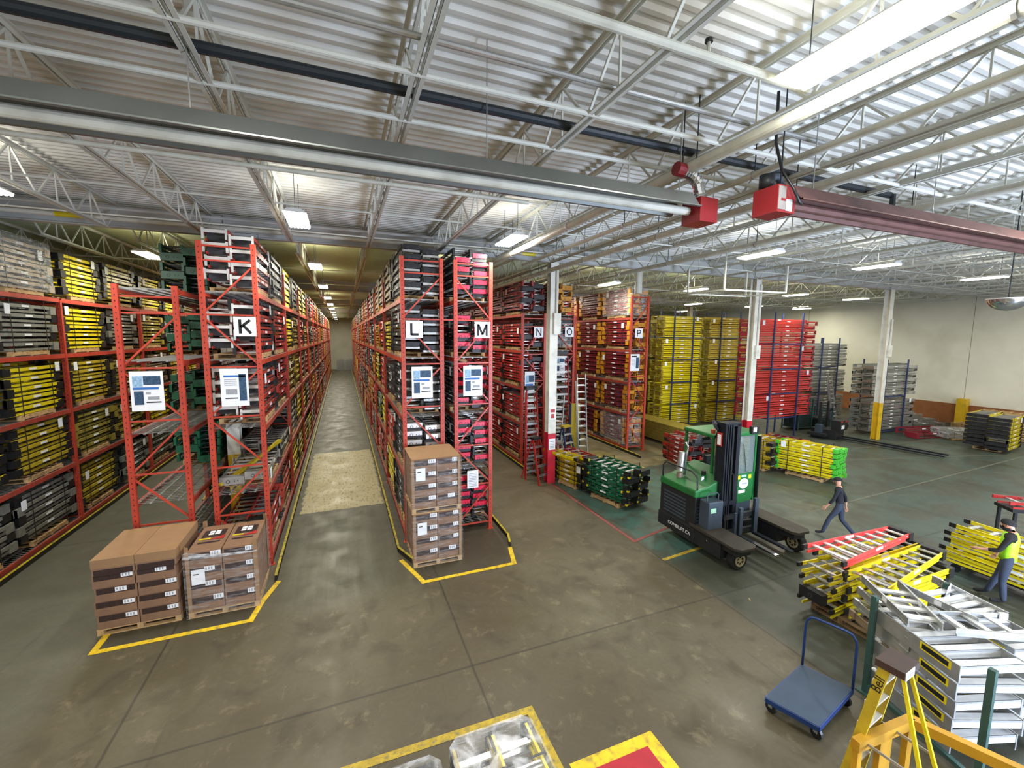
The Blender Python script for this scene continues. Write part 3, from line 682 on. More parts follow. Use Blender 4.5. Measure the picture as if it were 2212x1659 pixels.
def fill(letter, desc, x0, x1, y0, bays, pick, stuff_from=7, lod1=2, lod2=4, skip=lambda b, h, l: False, flip=0):
    far = MB(); cx = (x0+x1)/2; memo = {}
    for b_ in range(bays):
        for h_ in range(2):
            for l_ in range(5):
                if skip(b_, h_, l_): continue
                st = pick(b_, h_, l_)
                if not st: continue
                wrap = st.endswith('*'); st = st.rstrip('*'); s2 = None
                if '+' in st: st, s2 = st.split('+')
                sd = hash_(letter, b_, h_, l_); r = random.Random(sd)
                L = r.choice((2.1, 2.3, 2.3)); layers = 5 if (l_ == 4 or letter in 'JP') else r.choice((4, 5, 5)); T = .235
                if '@' in st: st, q_ = st.split('@'); layers = int(q_)
                if st == 'silverred': layers = 4; T = .29
                y = y0+b_*BAY+(.27+h_*.475)*BAY-(.27-.26)*BAY
                y = y0+b_*BAY+(1.26 if h_ == 0 else 3.74)
                lo = 0 if b_ < lod1 else (1 if b_ < lod2 else 2)
                if b_ >= stuff_from:
                    k = (st, L, layers)
                    if k not in memo:
                        mm = MB()
                        for c in range(2):
                            for q in range(layers):
                                z = .12+q*T; xx = (c-.5)*.5
                                mm.box(xx-.24, xx+.24, -L/2, L/2, z+.02, z+T-.05, STY[st][0]); mm.box(xx-.22, xx+.22, L/2, L/2+.1, z, z+T-.02, STY[st][2]); mm.box(xx-.25, xx+.25, -.15, .12, z+.05, z+.15, PAPER)
                        mm.box(-.5, .5, -.6, .6, 0, .12, WOOD); memo[k] = mm
                    far.ext(memo[k], Matrix.Translation((cx, y, LV[l_]+.003))); continue
                lab = '%s ladder bundle, %s shelf, %s, %s bay, %s half' % (COLNAME[st], ORD[l_], desc, ORDB[b_], 'front' if h_ == 0 else 'back')
                bundle(st, (cx+r.uniform(-.02, .02), y, LV[l_]+.003), (flip if r.random() < .6 else PI-flip)+r.uniform(-.008, .008) if not (st in ('black', 'silverblk', 'crimson', 'maroon', 'silverred') or letter in 'NP') else PI, L, lab, layers, T, wrap=wrap, lod=lo,
                       group='ladder bundles in '+desc, seed=sd, style2=s2, note=(lo < 2))
    if far.v: far.build('ladder_mass', kind='stuff', label='bundles of many coloured ladders far down %s' % desc, cat='ladder bundles')
def hash_(*a):
    h = 5381
    for ch in '/'.join(map(str, a)): h = (h*33+ord(ch)) & 0xffffffff
    return h
mixpal = ['red', 'yellow', 'grey', 'bronze', 'orange', 'black', 'yellow', 'grey', 'amber', 'oldyellow', 'silver', 'orange']
def pickmix(letter, table):
    def f(b, h, l):
        if (b, h, l) in table: return table[(b, h, l)]
        return mixpal[hash_(letter, b, h, l, 'c') % len(mixpal)]
    return f
fill('K', 'rack K', -2.84, -1.73, Y0, 12, pickmix('K', {
    (0, 0, 4): 'silverred', (0, 1, 4): 'black', (0, 0, 3): 'silverred', (0, 1, 3): 'red', (0, 0, 2): 'silverred', (0, 1, 2): 'red', (0, 0, 1): 'silver@1', (0, 1, 1): 'grey@2', (0, 0, 0): 'red@3', (0, 1, 0): 'orange@4',
    (1, 0, 4): 'yellow', (1, 1, 4): 'grey', (1, 0, 3): 'yellow', (1, 1, 3): 'oldyellow', (1, 0, 2): 'olive', (1, 1, 2): 'yellow', (1, 0, 1): 'grey', (1, 1, 1): 'yellow', (1, 0, 0): 'yellow'}))
fill('L', 'rack L', 1.39, 2.485, Y0, 12, pickmix('L', {
    (0, 0, 4): 'black', (0, 1, 4): 'bronze', (0, 0, 3): 'black', (0, 1, 3): 'yellow', (0, 0, 2): 'black', (0, 1, 2): 'black', (0, 0, 1): 'silverblk', (0, 1, 1): 'orange', (0, 0, 0): 'black', (0, 1, 0): 'yellow',
    (1, 0, 4): 'bronze', (1, 1, 4): 'amber', (1, 0, 3): 'red', (1, 1, 3): 'amber', (1, 0, 2): 'orange', (1, 1, 2): 'yellow', (1, 0, 1): 'yellow', (1, 1, 1): 'green', (1, 0, 0): 'red', (1, 1, 0): 'orange'}), flip=PI)
fill('M', 'rack M', 2.76, 3.84, Y0, 2, pickmix('M', {(0, 0, l): 'crimson' for l in range(5)}), flip=PI)
fill('K1', 'rack behind letter K', -4.32, -3.22, Y0, 4, lambda b, h, l: 'greencap' if b < 2 else mixpal[hash_('k1', b, h, l) % 12], skip=lambda b, h, l: (b == 0 and (h == 0 or l == 0)), lod1=2, lod2=2)
def pj(b, h, l):
    y = .7+b*5+h*2.5
    t = {(2, 0): ['grey', 'yellow', 'yellow', 'grey', 'bronze*'], (2, 1): ['grey', 'oldyellow', 'yellow', 'grey', 'bronze*'], (3, 0): ['oldyellow', 'olive', 'oldyellow', 'yellow', 'yellow'], (3, 1): ['grey', 'olive', 'olive', 'grey', 'yellow']}
    if (b, h) in t: return t[(b, h)][l]
    return ['oldyellow', 'grey', 'yellow', 'bronze', 'olive', 'yellow', 'black'][hash_('j', b, h, l) % 7]
fill('J', 'hall-side rack', -8.35, -7.2, .7, 8, pj, skip=lambda b, h, l: b < 2, stuff_from=7, lod1=5, lod2=6)
fill('N', 'rack N', 6.93, 8.05, 16.4, 3, lambda b, h, l: 'black' if (b, h) == (0, 0) and False else ('red' if (b, h) != (9, 9) else 'black'), flip=PI, lod1=1, lod2=2)
fill('O', 'rack O', 8.35, 9.46, 16.4, 2, lambda b, h, l: ['black', 'grey', 'black', 'grey*', 'maroon'][l], lod1=1, lod2=2, skip=lambda b, h, l: b > 0)
fill('P', 'rack P', 12.6, 13.65, 16.7, 2, lambda b, h, l: 'maroon*' if (b, h, l) in ((0, 0, 4), (0, 0, 0)) else 'maroon', lod1=1, lod2=2)
# ------------------------------------------------------------------ cartons on pallets
def carton(parent, x, y, z, wx, wy, h, lid=False, label=None, group=None, dark=None):
    r = random.Random(hash_('c', x, y, z))
    t = link('carton', None, parent, (x, y, z))
    if label: t['label'] = label; t['category'] = 'cardboard box'; t['group'] = group
    b = MB(); b.box(-wx/2+.004, wx/2-.004, -wy/2, wy/2, 0, h-.006, CARD); b.build('body', t)
    if dark is None: dark = (0, .42)
    b = MB(); b.box(-wx/2+.03, wx/2-.03, -wy/2-.003, -wy/2+.001, h*(1-dark[1])-.01, h*(1-dark[0])-.012, CARDP); b.build('printed_band', t)
    b = MB(); u = .18 if r.random() < .75 else -.02
    b.box(u*wx+.0, u*wx+.17, -wy/2-.006, -wy/2-.003, h*.62, h*.93, PAPER)
    for k in range(3): b.box(u*wx+.02+.045*k, u*wx+.04+.045*k, -wy/2-.008, -wy/2-.006, h*.68, h*.88, GREYI)
    b.build('shipping_label', t)
    if lid:
        b = MB(); b.box(-wx/2-.002, wx/2+.002, -wy/2-.012, wy/2+.012, h*.45, h, CARDD); b.build('lid', t)
    return t
PZ = .125
pl = link('pallet', pallet_mb(1.27, 1.25).mesh('pallet'), None, (-3.705, 10.1, 0), 0, 'wooden pallet under the open stack of brown boxes', 'pallet', 'pallets under brown boxes')
cn = 0
for k in range(5):
    for c in (0, 1):
        x = -4.02+.63*c; hz = .262
        if k == 4: carton(None, x+.02, 10.08, PZ+k*hz, .62, 1.3, .3, True, 'brown box with flat lid on top of the %s stack' % ('outer' if c == 0 else 'inner'), 'brown boxes on the open pallet', dark=(.62, 1.0))
        else: carton(None, x+random.Random(k).uniform(-.015, .015), 10.08, PZ+k*hz, .62, 1.22, hz, False, 'brown box, %s layer of the unwrapped stack, %s column' % (ORD[k] if k else 'bottom', 'outer' if c == 0 else 'inner'), 'brown boxes on the open pallet')
def wrapped_cartons(name, label, x0, x1, y0, y1, z0, n, hz, top_art=False, post=True, wrap_h=None):
    t = thing('carton_pallet', label, 'pallet of boxes', ((x0+x1)/2, (y0+y1)/2, z0), 0, 'stretch-wrapped pallets of boxes'); W = x1-x0; D = y1-y0
    link('pallet', pallet_mb(W, D).mesh('pallet'), t)
    for k in range(n):
        for c in (0, 1): carton(t, (c-.5)*(W/2-.02), 0, PZ+k*hz, W/2-.03, D-.08, hz, dark=(.08, .5))
    H = PZ+n*hz
    for sx in (-1, 1):
        for sy in (-1, 1):
            b = MB(); xx = sx*(W/2-.01); yy = sy*(D/2-.01); hh = H+(.12 if top_art else .02)
            b.box(min(xx, xx-sx*.06), max(xx, xx-sx*.06), yy-.006, yy+.006, .02, hh, CARDD); b.box(xx-.006, xx+.006, min(yy, yy-sy*.06), max(yy, yy-sy*.06), .02, hh, CARDD); b.build('corner_board', t)
    if not top_art:
        b = MB(); b.box(-W/2, W/2, -D/2, D/2, H+.004, H+.02, CARDD); b.build('top_sheet', t)
    else:
        for c in (0, 1):
            cx = (c-.5)*(W/2-.02); b = MB(); b.box(cx-.2, cx+.2, .02, .36, H, H+.003, CARDP); b.build('printed_panel', t)
            b = MB()
            for i in range(2):
                for j in range(2): b.box(cx-.1+.11*i, cx-.01+.11*i, .12+.11*j, .21+.11*j, H+.003, H+.005, PAPER)
            b.build('printed_icon', t)
            b = MB(); b.add([(cx-.05, -.12, H+.004), (cx+.22, -.12, H+.004), (cx+.22, .06, H+.004)], [(0, 1, 2)], RED); b.build('red_flash', t)
            b = MB(); b.box(cx-.22, cx-.02, -.08, -.03, H, H+.004, YEL); b.box(cx-.2, cx+.18, -.26, -.2, H, H+.003, CARDP); b.build('yellow_flash', t)
    b = MB(); x = -W/2+.1; b.box(x, x+.22, -D/2-.03, -D/2-.024, H*.52 if top_art else H*.62, H*.52+.3 if top_art else H*.62+.3, PAPER)
    b.box(x+.03, x+.12, -D/2-.033, -D/2-.03, (H*.52 if top_art else H*.62)+.2, (H*.52 if top_art else H*.62)+.22, INK); b.build('packing_sheet', t)
    b = MB(); a = W/2+.02; d = D/2+.035; H2 = wrap_h or H-.02
    b.add([(-a, -d, .02), (a, -d, .02), (a, d, .02), (-a, d, .02), (-a, -d, H2), (a, -d, H2), (a, d, H2), (-a, d, H2)], [(0, 1, 5, 4), (1, 2, 6, 5), (2, 3, 7, 6), (3, 0, 4, 7)], WRAPC)
    b.build('wrap', t)
    if top_art:
        b = MB(); pts = [(-W/2, -D/2-.04, H-.02), (-W/4, -D/2-.05, H-.07), (0, -D/2-.05, H-.1), (W/2, -D/2-.04, H-.12)]; b.tube(pts, [.07, .05, .03, .015], WRAP, 7); b.build('wrap_roll', t, smooth=True)
    return t
wrapped_cartons('b', 'film-wrapped pallet of brown boxes with printed tops beside the open stack', -2.95, -1.74, 9.45, 10.75, 0, 4, .3, True)
wrapped_cartons('c', 'film-wrapped pallet of brown boxes standing on the floor before rack L', 1.4, 2.58, 9.75, 10.95, 0, 4, .295)
wrapped_cartons('d', 'film-wrapped pallet of brown boxes stacked on another one before rack L', 1.38, 2.56, 9.74, 10.94, 1.33, 4, .295)

# ------------------------------------------------------------------ bundles on the yard floor
bundle('green', (8.47, 11.75, 0), math.radians(180+13), 2.0, 'strapped green ladder bundle with black caps on a pallet by the column', 5, .225, .5, seed=11, strap=2, note=False, group='ladder bundles on the yard floor')
bundle('lime', (17.35, 11.1, 0), math.radians(180+14), 2.1, 'yellow ladder bundle with lime green ends beyond the walking man', 6, .2, .5, seed=12, group='ladder bundles on the yard floor')
bundle('yellowwhite', (16.6, 12.75, 0), math.radians(8), 1.7, 'dull yellow and white ladder bundle behind the lime-ended bundle', 6, .19, .5, seed=13, style2='oldyellow', group='ladder bundles on the yard floor')
bundle('red', (13.7, 13.9, 0), math.radians(-8), 1.9, 'red ladder bundle with white labels behind the forklift', 6, .2, .5, seed=14, group='ladder bundles on the yard floor')
bundle('oldyellow', (8.05, 13.6, 0), math.radians(14), 1.5, 'low yellow ladder bundle squeezed behind the green bundle', 5, .18, .45, seed=15, group='ladder bundles on the yard floor')
bundle('yelblk', (30.7, 10.75, 0), math.radians(97), 2.2, 'tall yellow ladder bundle with black ends near the cream wall', 8, .205, .72, seed=16, group='ladder bundles on the yard floor')
bundle('maroon', (19.6, 13.8, 0), math.radians(10), 1.8, 'low red ladder bundle under the tall red stack', 3, .2, .5, seed=17, group='ladder bundles on the yard floor')
bundle('yellow', (1.45, 3.15, 0), 0, 2.2, 'film-wrapped yellow and silver ladder bundle inside the worn yellow floor line', 4, .19, .42, seed=18, style2='yellowwhite', wrap=True, note=False, group='film-wrapped bundles below the camera')
bundle('yellow', (.45, 3.05, 0), 0, 2.2, 'film-wrapped ladder bundle, only its tip visible near the worn line', 4, .19, .3, seed=19, style2='yellowwhite', wrap=True, note=False, group='film-wrapped bundles below the camera')
# long crate of lumber with film
b = MB(); b.box(-.55, .55, -2.6, 2.6, .1, 1.05, OLIV)
for k in range(6): b.box(-.56, .56, -2.61, 2.61, .2+.15*k, .21+.15*k, WOODD)
t = thing('ladder_crate', 'long dull yellow stack of rails lying beyond rack P', 'stack', (15.95, 17.4, 0), 0)
b.build('stacked_rails', t)
b = MB()
for y in (-2, 0, 2): b.box(-.5, .5, y-.05, y+.05, 0, .1, WOODD)
b.build('bearer', t)
# block-stacked ladders in portable stack racks
CORAL0 = mat('ladder_block_red', '#c93a34', .4, 0, .12, 5)
BLUEP = mat('stack_rack_blue', '#2c3a63', .5, .1, .1, 4); ORGP = mat('stack_rack_orange', '#c06a25', .5, 0, .1, 4)
def block(style, cx, cy, L, tiers, label, w=.5, cols=2, base=.12, pitch=1.36, layers=5, T=.245, lod=1, style2=None, seed=3, post=BLUEP, up=.3, turn=0):
    t = thing('stack_rack', label+' frame', 'stack rack', (cx, cy, 0), 0, 'portable stack racks'); top = base+pitch*tiers; D = cols*w/2+.1
    for sx in (-1, 1):
        for sy in (-1, 1):
            b = MB(); b.box(sx*L*.24-.035, sx*L*.24+.035, sy*D-.03, sy*D+.03, 0, top+up, post if sx*sy > -2 else ORGP); b.build('post', t)
    for k in range(tiers):
        for sx in (-1, 1):
            b = MB(); b.box(sx*L*.24-.03, sx*L*.24+.03, -D, D, base+k*pitch-.07, base+k*pitch-.005, post); b.build('cross_bar', t)
        for sy in (-1, 1):
            b = MB(); b.box(-L*.24, L*.24, sy*D-.02, sy*D+.02, base+k*pitch-.07, base+k*pitch-.005, post); b.build('side_bar', t)
        bundle(style, (cx, cy, base+k*pitch), PI/2+turn, L, '%s, %s tier' % (label, ('bottom', 'second', 'third', 'fourth', 'fifth')[k]), layers, T, w, cols, strap=0, note=True, lod=lod, style2=style2, seed=seed+k, pallet=False, group=label)
YCAP = mat('cap_dull_yellow', '#8c7c20', .5, 0, .2, 9); STY['yblock'] = (YEL, ALUW, YCAP, YCAP); STY['oyblock'] = (YELD, ALU, YCAP, YCAP); STY['rblock'] = (CORAL0, ALU, MAR, MAR); COLNAME.update(yblock='yellow', oyblock='dull yellow', rblock='red')
block('yblock', 19.45, 21.1, 3.1, 5, 'bright yellow ladders block-stacked beyond the forklift', seed=21)
block('oyblock', 23.3, 21.1, 3.4, 5, 'dull yellow ladders block-stacked behind the column', seed=31)
block('maroon', 15.9, 21.9, 3.0, 5, 'maroon ladders block-stacked behind rack P', seed=41, lod=2)
block('olive', 19.6, 23.6, 3.2, 4, 'olive ladders block-stacked behind the bright yellow ones', seed=51, lod=2)
block('rblock', 22.75, 16.85, 4.6, 4, 'red ladders block-stacked beside the white column', seed=61, base=1.15, pitch=1.37, layers=5, T=.25)
block('silver', 30.4, 15.5, 4.3, 2, 'silver ladders block-stacked behind the yellow-footed column', seed=71, base=.15, pitch=2.05, layers=9, T=.2, up=.1, style2='grey')
block('grey', 30.9, 19.6, 3.6, 3, 'grey ladders block-stacked against the cream wall', seed=81, base=.15, pitch=1.75, layers=8, T=.19, up=.2, style2='silver', lod=2)
bundle('silver', (34.6, 17.2, 0), math.radians(70), 3.6, 'low silver ladder stack by the orange guard board', 3, .2, .5, seed=91, pallet=False, note=False, lod=1)
bundle('silver', (34.4, 15.6, 0), math.radians(75), 3.0, 'single low layer of silver ladders before the orange guard board', 1, .3, .5, seed=92, pallet=False, note=False, lod=1)
STY['rust'] = (MAR, MAR, MAR, MAR); COLNAME['rust'] = 'rusty'
bundle('rust', (30.9, 13.6, 0), math.radians(80), 2.6, 'low heap of rusty rack parts by the yellow-footed column', 1, .35, .5, seed=93, pallet=False, note=False, lod=1)
bundle('silver', (31.9, 12.6, 0), math.radians(60), 1.8, 'low film-wrapped flat bundle on a pallet on the yard', 1, .3, .5, seed=94, wrap=True, note=False, lod=1)
for k in range(12):
    link('pallet', pallet_mesh(1.0, 1.9), None, (34.7+.03*(k % 3), 11.7+.04*(k % 2), .125*k), math.radians(8+2*(k % 3)), 'empty wooden pallet, %s from the floor in the pile by the cream wall' % ORDB[k], 'pallet', 'empty pallets by the cream wall')
for k in range(3):
    link('pallet', pallet_mesh(1.0, 1.9), None, (36.4, 13.7, .125*k), math.radians(80), 'empty wooden pallet, %s from the floor beside the taller pile' % ORDB[k], 'pallet', 'empty pallets by the cream wall')
bundle('silver', (.3, 73.2, 0), PI/2, 2.4, 'silver wrapped stack closing the far end of the long aisle', 7, .24, .5, seed=95, lod=2, pallet=False)

# ------------------------------------------------------------------ loose ladders
def seg(parent, name, pts, w, h, mt, up=(0, 0, 1)):
    b = MB(); b.bar(pts[0], pts[1], w, h, mt, up); return b.build(name, parent)
def stepladder(style, L, label, loc, rot, wt=.3, wb=.55, T=.16, rear=True, group=None, steps=None, capz=True, deep=.075):
    """folded stepladder, feet at the origin, top along local +Y, treads towards +Z"""
    rail, stp, cap, foot = STY[style]; t = link('step_ladder', None, None, loc, rot, label, 'stepladder', group)
    for s in (-1, 1):
        b = MB(); p = (s*wb/2, .03, T-deep/2); q = (s*wt/2, L-.05, T-deep/2)
        b.bar(p, q, .006, deep, rail, (0, 0, 1), (0, 0)); b.bar(p, q, .028, .006, rail, (0, 0, 1), (0, deep/2)); b.bar(p, q, .028, .006, rail, (0, 0, 1), (0, -deep/2))
        m_ = Vector(p).lerp(Vector(q), .45); n_ = Vector(p).lerp(Vector(q), .55); b.bar(m_, n_, .012, deep*.8, PAPER, (0, 0, 1)); b.build('side_rail', t)
        if rear: seg(t, 'rear_rail', [(s*(wb/2-.03), .08, .03), (s*(wt/2-.02), L*.93, .03)], .025, .05, rail)
        seg(t, 'foot', [(s*wb/2, -.02, T-deep/2), (s*wb/2, .1, T-deep/2)], .045, deep+.02, foot)
    n = steps or max(2, int((L-.2)/.3))
    for i in range(n):
        f = (.28+i*(L-.5)/(n-1 if n > 1 else 1))/L; wd = wb+(wt-wb)*f; y = f*L
        b = MB(); b.box(-wd/2, wd/2, y-.04, y+.04, T-deep*.75, T-deep*.45, stp); b.build('step', t)
    if rear:
        for f in (.2, .5, .8): wd = wb+(wt-wb)*f-.06; b = MB(); b.box(-wd/2, wd/2, f*L-.015, f*L+.015, .02, .04, stp); b.build('rear_bar', t)
    if capz: b = MB(); b.box(-wt/2-.03, wt/2+.03, L-.13, L+.02, .0, T+.01, cap); b.ring((.0, L+.02, T*.5), .03, .012, .004, 'y', BLKR, 10); b.build('top_cap', t)
    return t
def extension(style, L, label, loc, rot, w=.42, group=None, n=None):
    rail, stp = STY[style][:2]; t = link('extension_ladder', None, None, loc, rot, label, 'ladder', group)
    for k, (dz, dl) in enumerate(((0, 0), (.07, .25))):
        for s in (-1, 1):
            b = MB(); b.box(s*(w/2-k*.03)-.014, s*(w/2-k*.03)+.014, dl, L-(.3-dl if k == 0 else 0), dz, dz+.06, rail); b.build('side_rail', t)
        m_ = n or int(L/.3)
        for i in range(m_): y = dl+.15+(L-.6)*i/(m_-1); b = MB(); b.cyl((-w/2+k*.03, y, dz+.03), (w/2-k*.03, y, dz+.03), .014, stp, 6); b.build('rung', t)
    return t
def aframe(style, H, label, loc, rot, wt=.32, wb=.6, spread=.55, group=None, capw=None):
    rail, stp, cap, foot = STY[style]; t = link('standing_stepladder', None, None, loc, rot, label, 'stepladder', group)
    for s in (-1, 1):
        seg(t, 'side_rail', [(s*wb/2, -spread, .02), (s*wt/2, 0, H-.05)], .03, .08, rail, (0, 1, 0)); seg(t, 'rear_rail', [(s*wb/2*.95, spread*.9, .02), (s*wt/2, .06, H-.08)], .03, .05, rail, (0, 1, 0))
        seg(t, 'foot', [(s*wb/2, -spread, 0), (s*wb/2, -spread+.02, .09)], .05, .1, foot, (0, 1, 0))
        seg(t, 'spreader', [(s*(wb+wt)/4, -spread/2, H*.5), (s*(wb+wt)/4, spread/2, H*.5)], .012, .03, ALU)
    n = int(H/.3)
    for i in range(1, n):
        f = i/n; wd = wb+(wt-wb)*f; b = MB(); y = -spread*(1-f); b.box(-wd/2, wd/2, y-.05, y+.05, f*H-.012, f*H+.012, stp); b.box(-wd/2, wd/2, y-.05, y-.042, f*H-.035, f*H+.012, stp); b.build('step', t)
    b = MB(); cw = capw or wt+.06; b.box(-cw/2, cw/2, -.12, .14, H-.07, H, cap); b.build('top_cap', t)
    return t
HP = PI/2
CORAL = mat('ladder_coral_red', '#e2403c', .4, 0, .08, 5); STY['coral'] = (CORAL, ALUW, BLK, BLK)
# leaning and standing ladders around the first column
stepladder('red', 3.6, 'tall folded red stepladder standing hard beside the first column', (6.72, 14.85, 0), (HP-.05, 0, .1), .42, .62, .2, group='ladders parked by the first column')
stepladder('red', 3.3, 'second folded red stepladder, half behind the tall one by the column', (6.95, 15.3, 0), (HP-.05, 0, 0), .4, .6, .2, group='ladders parked by the first column')
stepladder('red', 4.9, 'tallest red stepladder with wide silver treads against rack O', (8.5, 15.75, 0), (HP-.04, 0, 0), .5, .75, .22, group='ladders parked by the first column')
extension('silver', 4.0, 'bare aluminium extension ladder leaning near rack O', (9.15, 15.0, .0), (HP-.1, 0, -.05), .45, group='ladders parked by the first column')
aframe('red', 1.7, 'small red stepladder standing open before the column', (6.75, 14.45, 0), .3, group='ladders parked by the first column')
aframe('silver', 1.5, 'small aluminium stepladder standing open in front of the column', (7.65, 14.3, 0), .6, group='ladders parked by the first column')
extension('silver', 3.2, 'short aluminium ladder leaning behind the white column', (7.75, 14.9, 0), (HP-.1, .12, 0), .4, group='ladders parked by the first column')
DBL = mat('ladder_dark_blue', '#27395f', .45, 0, .1, 5); STY['blue'] = (DBL, ALUW, YELD, BLK)
aframe('blue', 2.0, 'dark blue stepladder with white treads and yellow top, standing open', (8.2, 14.75, 0), .25, group='ladders parked by the first column')
stepladder('blue', 2.0, 'second dark blue stepladder folded beside the open blue one', (7.85, 15.3, 0), (HP-.08, 0, 0), group='ladders parked by the first column')
t = thing('scaffold_plank', 'upright dull yellow plank with blue edges beside the aluminium ladder', 'plank', (8.95, 15.35, 0), 0)
b = MB(); b.box(-.2, .2, -.05, .05, 0, 2.75, YELD); b.build('deck', t)
for s in (-1, 1): b = MB(); b.box(s*.22-.02, s*.22+.02, -.06, .06, 0, 2.75, DBL); b.build('edge', t)
for k, (dx, a) in enumerate(((0, .12), (.45, .3))):
    stepladder(('red', 'yellow')[k], 1.9, ('short red', 'short yellow')[k]+' ladder lying on top of the low yellow bundle', (8.2+dx, 12.95, 1.08+.16*k) if k == 0 else (7.75, 12.8, 1.1), (0, 0, a), .3, .5, .14, group='ladders parked by the first column')
extension('silver', 3.4, 'aluminium ladder leaning against the grey ladder stack near the wall', (28.6, 17.0, 0), (HP-.18, 0, .15), .5)

# the loose pile on the yard, ladders lie along X
GP = 'loose ladders in the red and yellow pile'
link('pallet', pallet_mb(1.1, 1.9, WOODD).mesh('pallet'), None, (9.75, 4.8, 0), HP, 'dark pallet under the loose red and yellow ladder pile', 'pallet')
def pile(style, x, y, z, L, ang, label, flip=False, **k):
    a = -HP+ang+(PI if flip else 0); d = Vector((-math.sin(a), math.cos(a), 0)); o = Vector((x, y, z))-d*L/2
    return stepladder(style, L, label, o, (0, 0, a), group=GP, **k)
wds = ['bottom', 'second', 'third', 'fourth']
for k in range(4):
    pile('yellow', 10.05, 4.5, .13+.21*k, 2.4, .03*(-1)**k, 'bright yellow stepladder, %s layer on the near side of the pile' % wds[k], flip=False, wt=.44, wb=.56, T=.2, deep=.09)
for k in range(4):
    pile('yellow', 9.75, 5.15, .13+.21*k, 2.5, .03*(-1)**k, 'stepladder with black feet outward, %s layer on the far side of the pile' % wds[k], flip=(k == 1), wt=.4, wb=.6, T=.2, deep=.06)
pile('yellow', 10.0, 4.5, 1.0, 2.8, .09, 'topmost yellow stepladder of the pile, turned a little', wt=.34, wb=.62, T=.17)
pile('yellow', 10.2, 5.1, .98, 2.6, -.04, 'yellow stepladder under the red one on the pile', wt=.34, wb=.6, T=.17)
pile('coral', 9.9, 5.1, 1.2, 2.75, .03, 'red stepladder with silver treads lying on top of the pile', wt=.36, wb=.72, T=.17)
# yellow ladders on a dolly at the frame edge
for k in range(5):
    stepladder('yellow', 2.5, 'long yellow stepladder, %s of the pile behind the man in the vest' % ('bottom', 'second', 'third', 'fourth', 'topmost')[k], (13.5-.05*(k % 2), 5.22-.03*k, .28+.19*k), (0, 0, PI-.06+.03*(-1)**k), .4, .6, .18, group='yellow ladders behind the man in the vest')
t = thing('ladder_dolly', 'low dark dolly under the yellow ladders behind the man in the vest', 'dolly', (13.7, 4.25, 0), -.06)
b = MB(); b.box(-.35, .35, -.9, .9, .2, .27, BLK); b.build('deck', t)
for sx in (-1, 1):
    for sy in (-1, 1): b = MB(); b.cyl((sx*.3-.02, sy*.75, .1), (sx*.3+.02, sy*.75, .1), .1, BLK, 12); b.build('wheel', t)
stepladder('red', 2.2, 'red ladder lying on a high stack at the frame edge', (16.7, 5.5, 1.0), (0, 0, -2.2), .35, .55, .2)
t = thing('work_table', 'dark bench carrying the red ladder at the frame edge', 'bench', (17.6, 4.9, 0), -2.2-PI/2)
b = MB(); b.box(-1, 1, -.3, .3, .9, .99, BLK); b.build('top', t)
for sx in (-1, 1):
    for sy in (-1, 1): b = MB(); b.box(sx*.9-.03, sx*.9+.03, sy*.25-.03, sy*.25+.03, 0, .9, BLK); b.build('leg', t)
# ------------------------------------------------------------------ aluminium pile in a green post frame
GRNP = mat('stack_post_green', '#33504a', .5, .1, .15, 4)
AX = math.atan2(-.42, -.9)   # heading of the ladders towards the camera side
GA = 'aluminium ladders in the green-post rack'
hd = math.radians(-26)       # local +Y of a ladder points at (sin, cos) of this
def alu(x, y, z, L, ang, label, wt=.5, wb=.86, T=.13, style='silver', tilt=0, roll=0, n=4):
    a = PI-math.radians(28)+ang
    d = Vector((-math.sin(a), math.cos(a), 0)); o = Vector((x, y, z))
    t = stepladder(style, L, label, o, (tilt, roll, a), wt, wb, T, group=GA, steps=n, deep=.1, capz=False)
    return t
t = thing('post_rack', 'green steel post frame holding the aluminium ladders', 'stack rack', (8.1, 3.0, 0), 0)
for (x, y, h) in ((7.45, 3.62, 1.6), (7.05, 2.2, 1.62), (8.95, 3.42, 1.6), (8.55, 1.95, 1.5)):
    b = MB(); b.box(x-8.1-.035, x-8.1+.035, y-3-.035, y-3+.035, 0, h, GRNP); b.box(x-8.1-.09, x-8.1+.09, y-3-.09, y-3+.09, 0, .02, GRNP); b.build('post', t)
for p, q in (((7.45, 3.62), (7.05, 2.2)), ((8.95, 3.42), (8.55, 1.95)), ((7.45, 3.62), (8.95, 3.42)), ((7.05, 2.2), (8.55, 1.95))):
    b = MB(); b.bar((p[0]-8.1, p[1]-3, .12), (q[0]-8.1, q[1]-3, .12), .06, .06, GRNP); b.build('rail', t)
nm = ['bottom', 'second', 'third', 'fourth', 'fifth', 'sixth', 'seventh']
def stool(x, y, z, ang, label, W=.86, D=1.25, H=.13):
    """folded wide aluminium platform ladder: end treads face the camera, side rails carry yellow labels"""
    t = link('platform_ladder', None, None, (x, y, z), ang, label, 'ladder', GA)
    for s in (-1, 1):
        b = MB(); b.box(s*W/2-.01, s*W/2+.01, -D/2, D/2, 0, H-.012, ALU); b.build('side_rail', t)
        if s < 0: b = MB(); b.box(-W/2-.013, -W/2-.0102, -D/2+.1, -D/2+.5, H*.4, H*.85, YEL); b.box(-W/2-.0145, -W/2-.0132, -D/2+.13, -D/2+.47, H*.48, H*.77, BLK); b.build('warning_label', t)
    for k in range(5):
        y_ = -D/2+.06+k*(D-.12)/4; b = MB(); b.box(-W/2+.01, W/2-.01, y_-.055, y_+.055, H-.05, H-.02, ALUW); b.box(-W/2+.01, W/2-.01, y_-.055, y_-.048, H*.45, H-.02, ALUW); b.build('step', t)
    return t
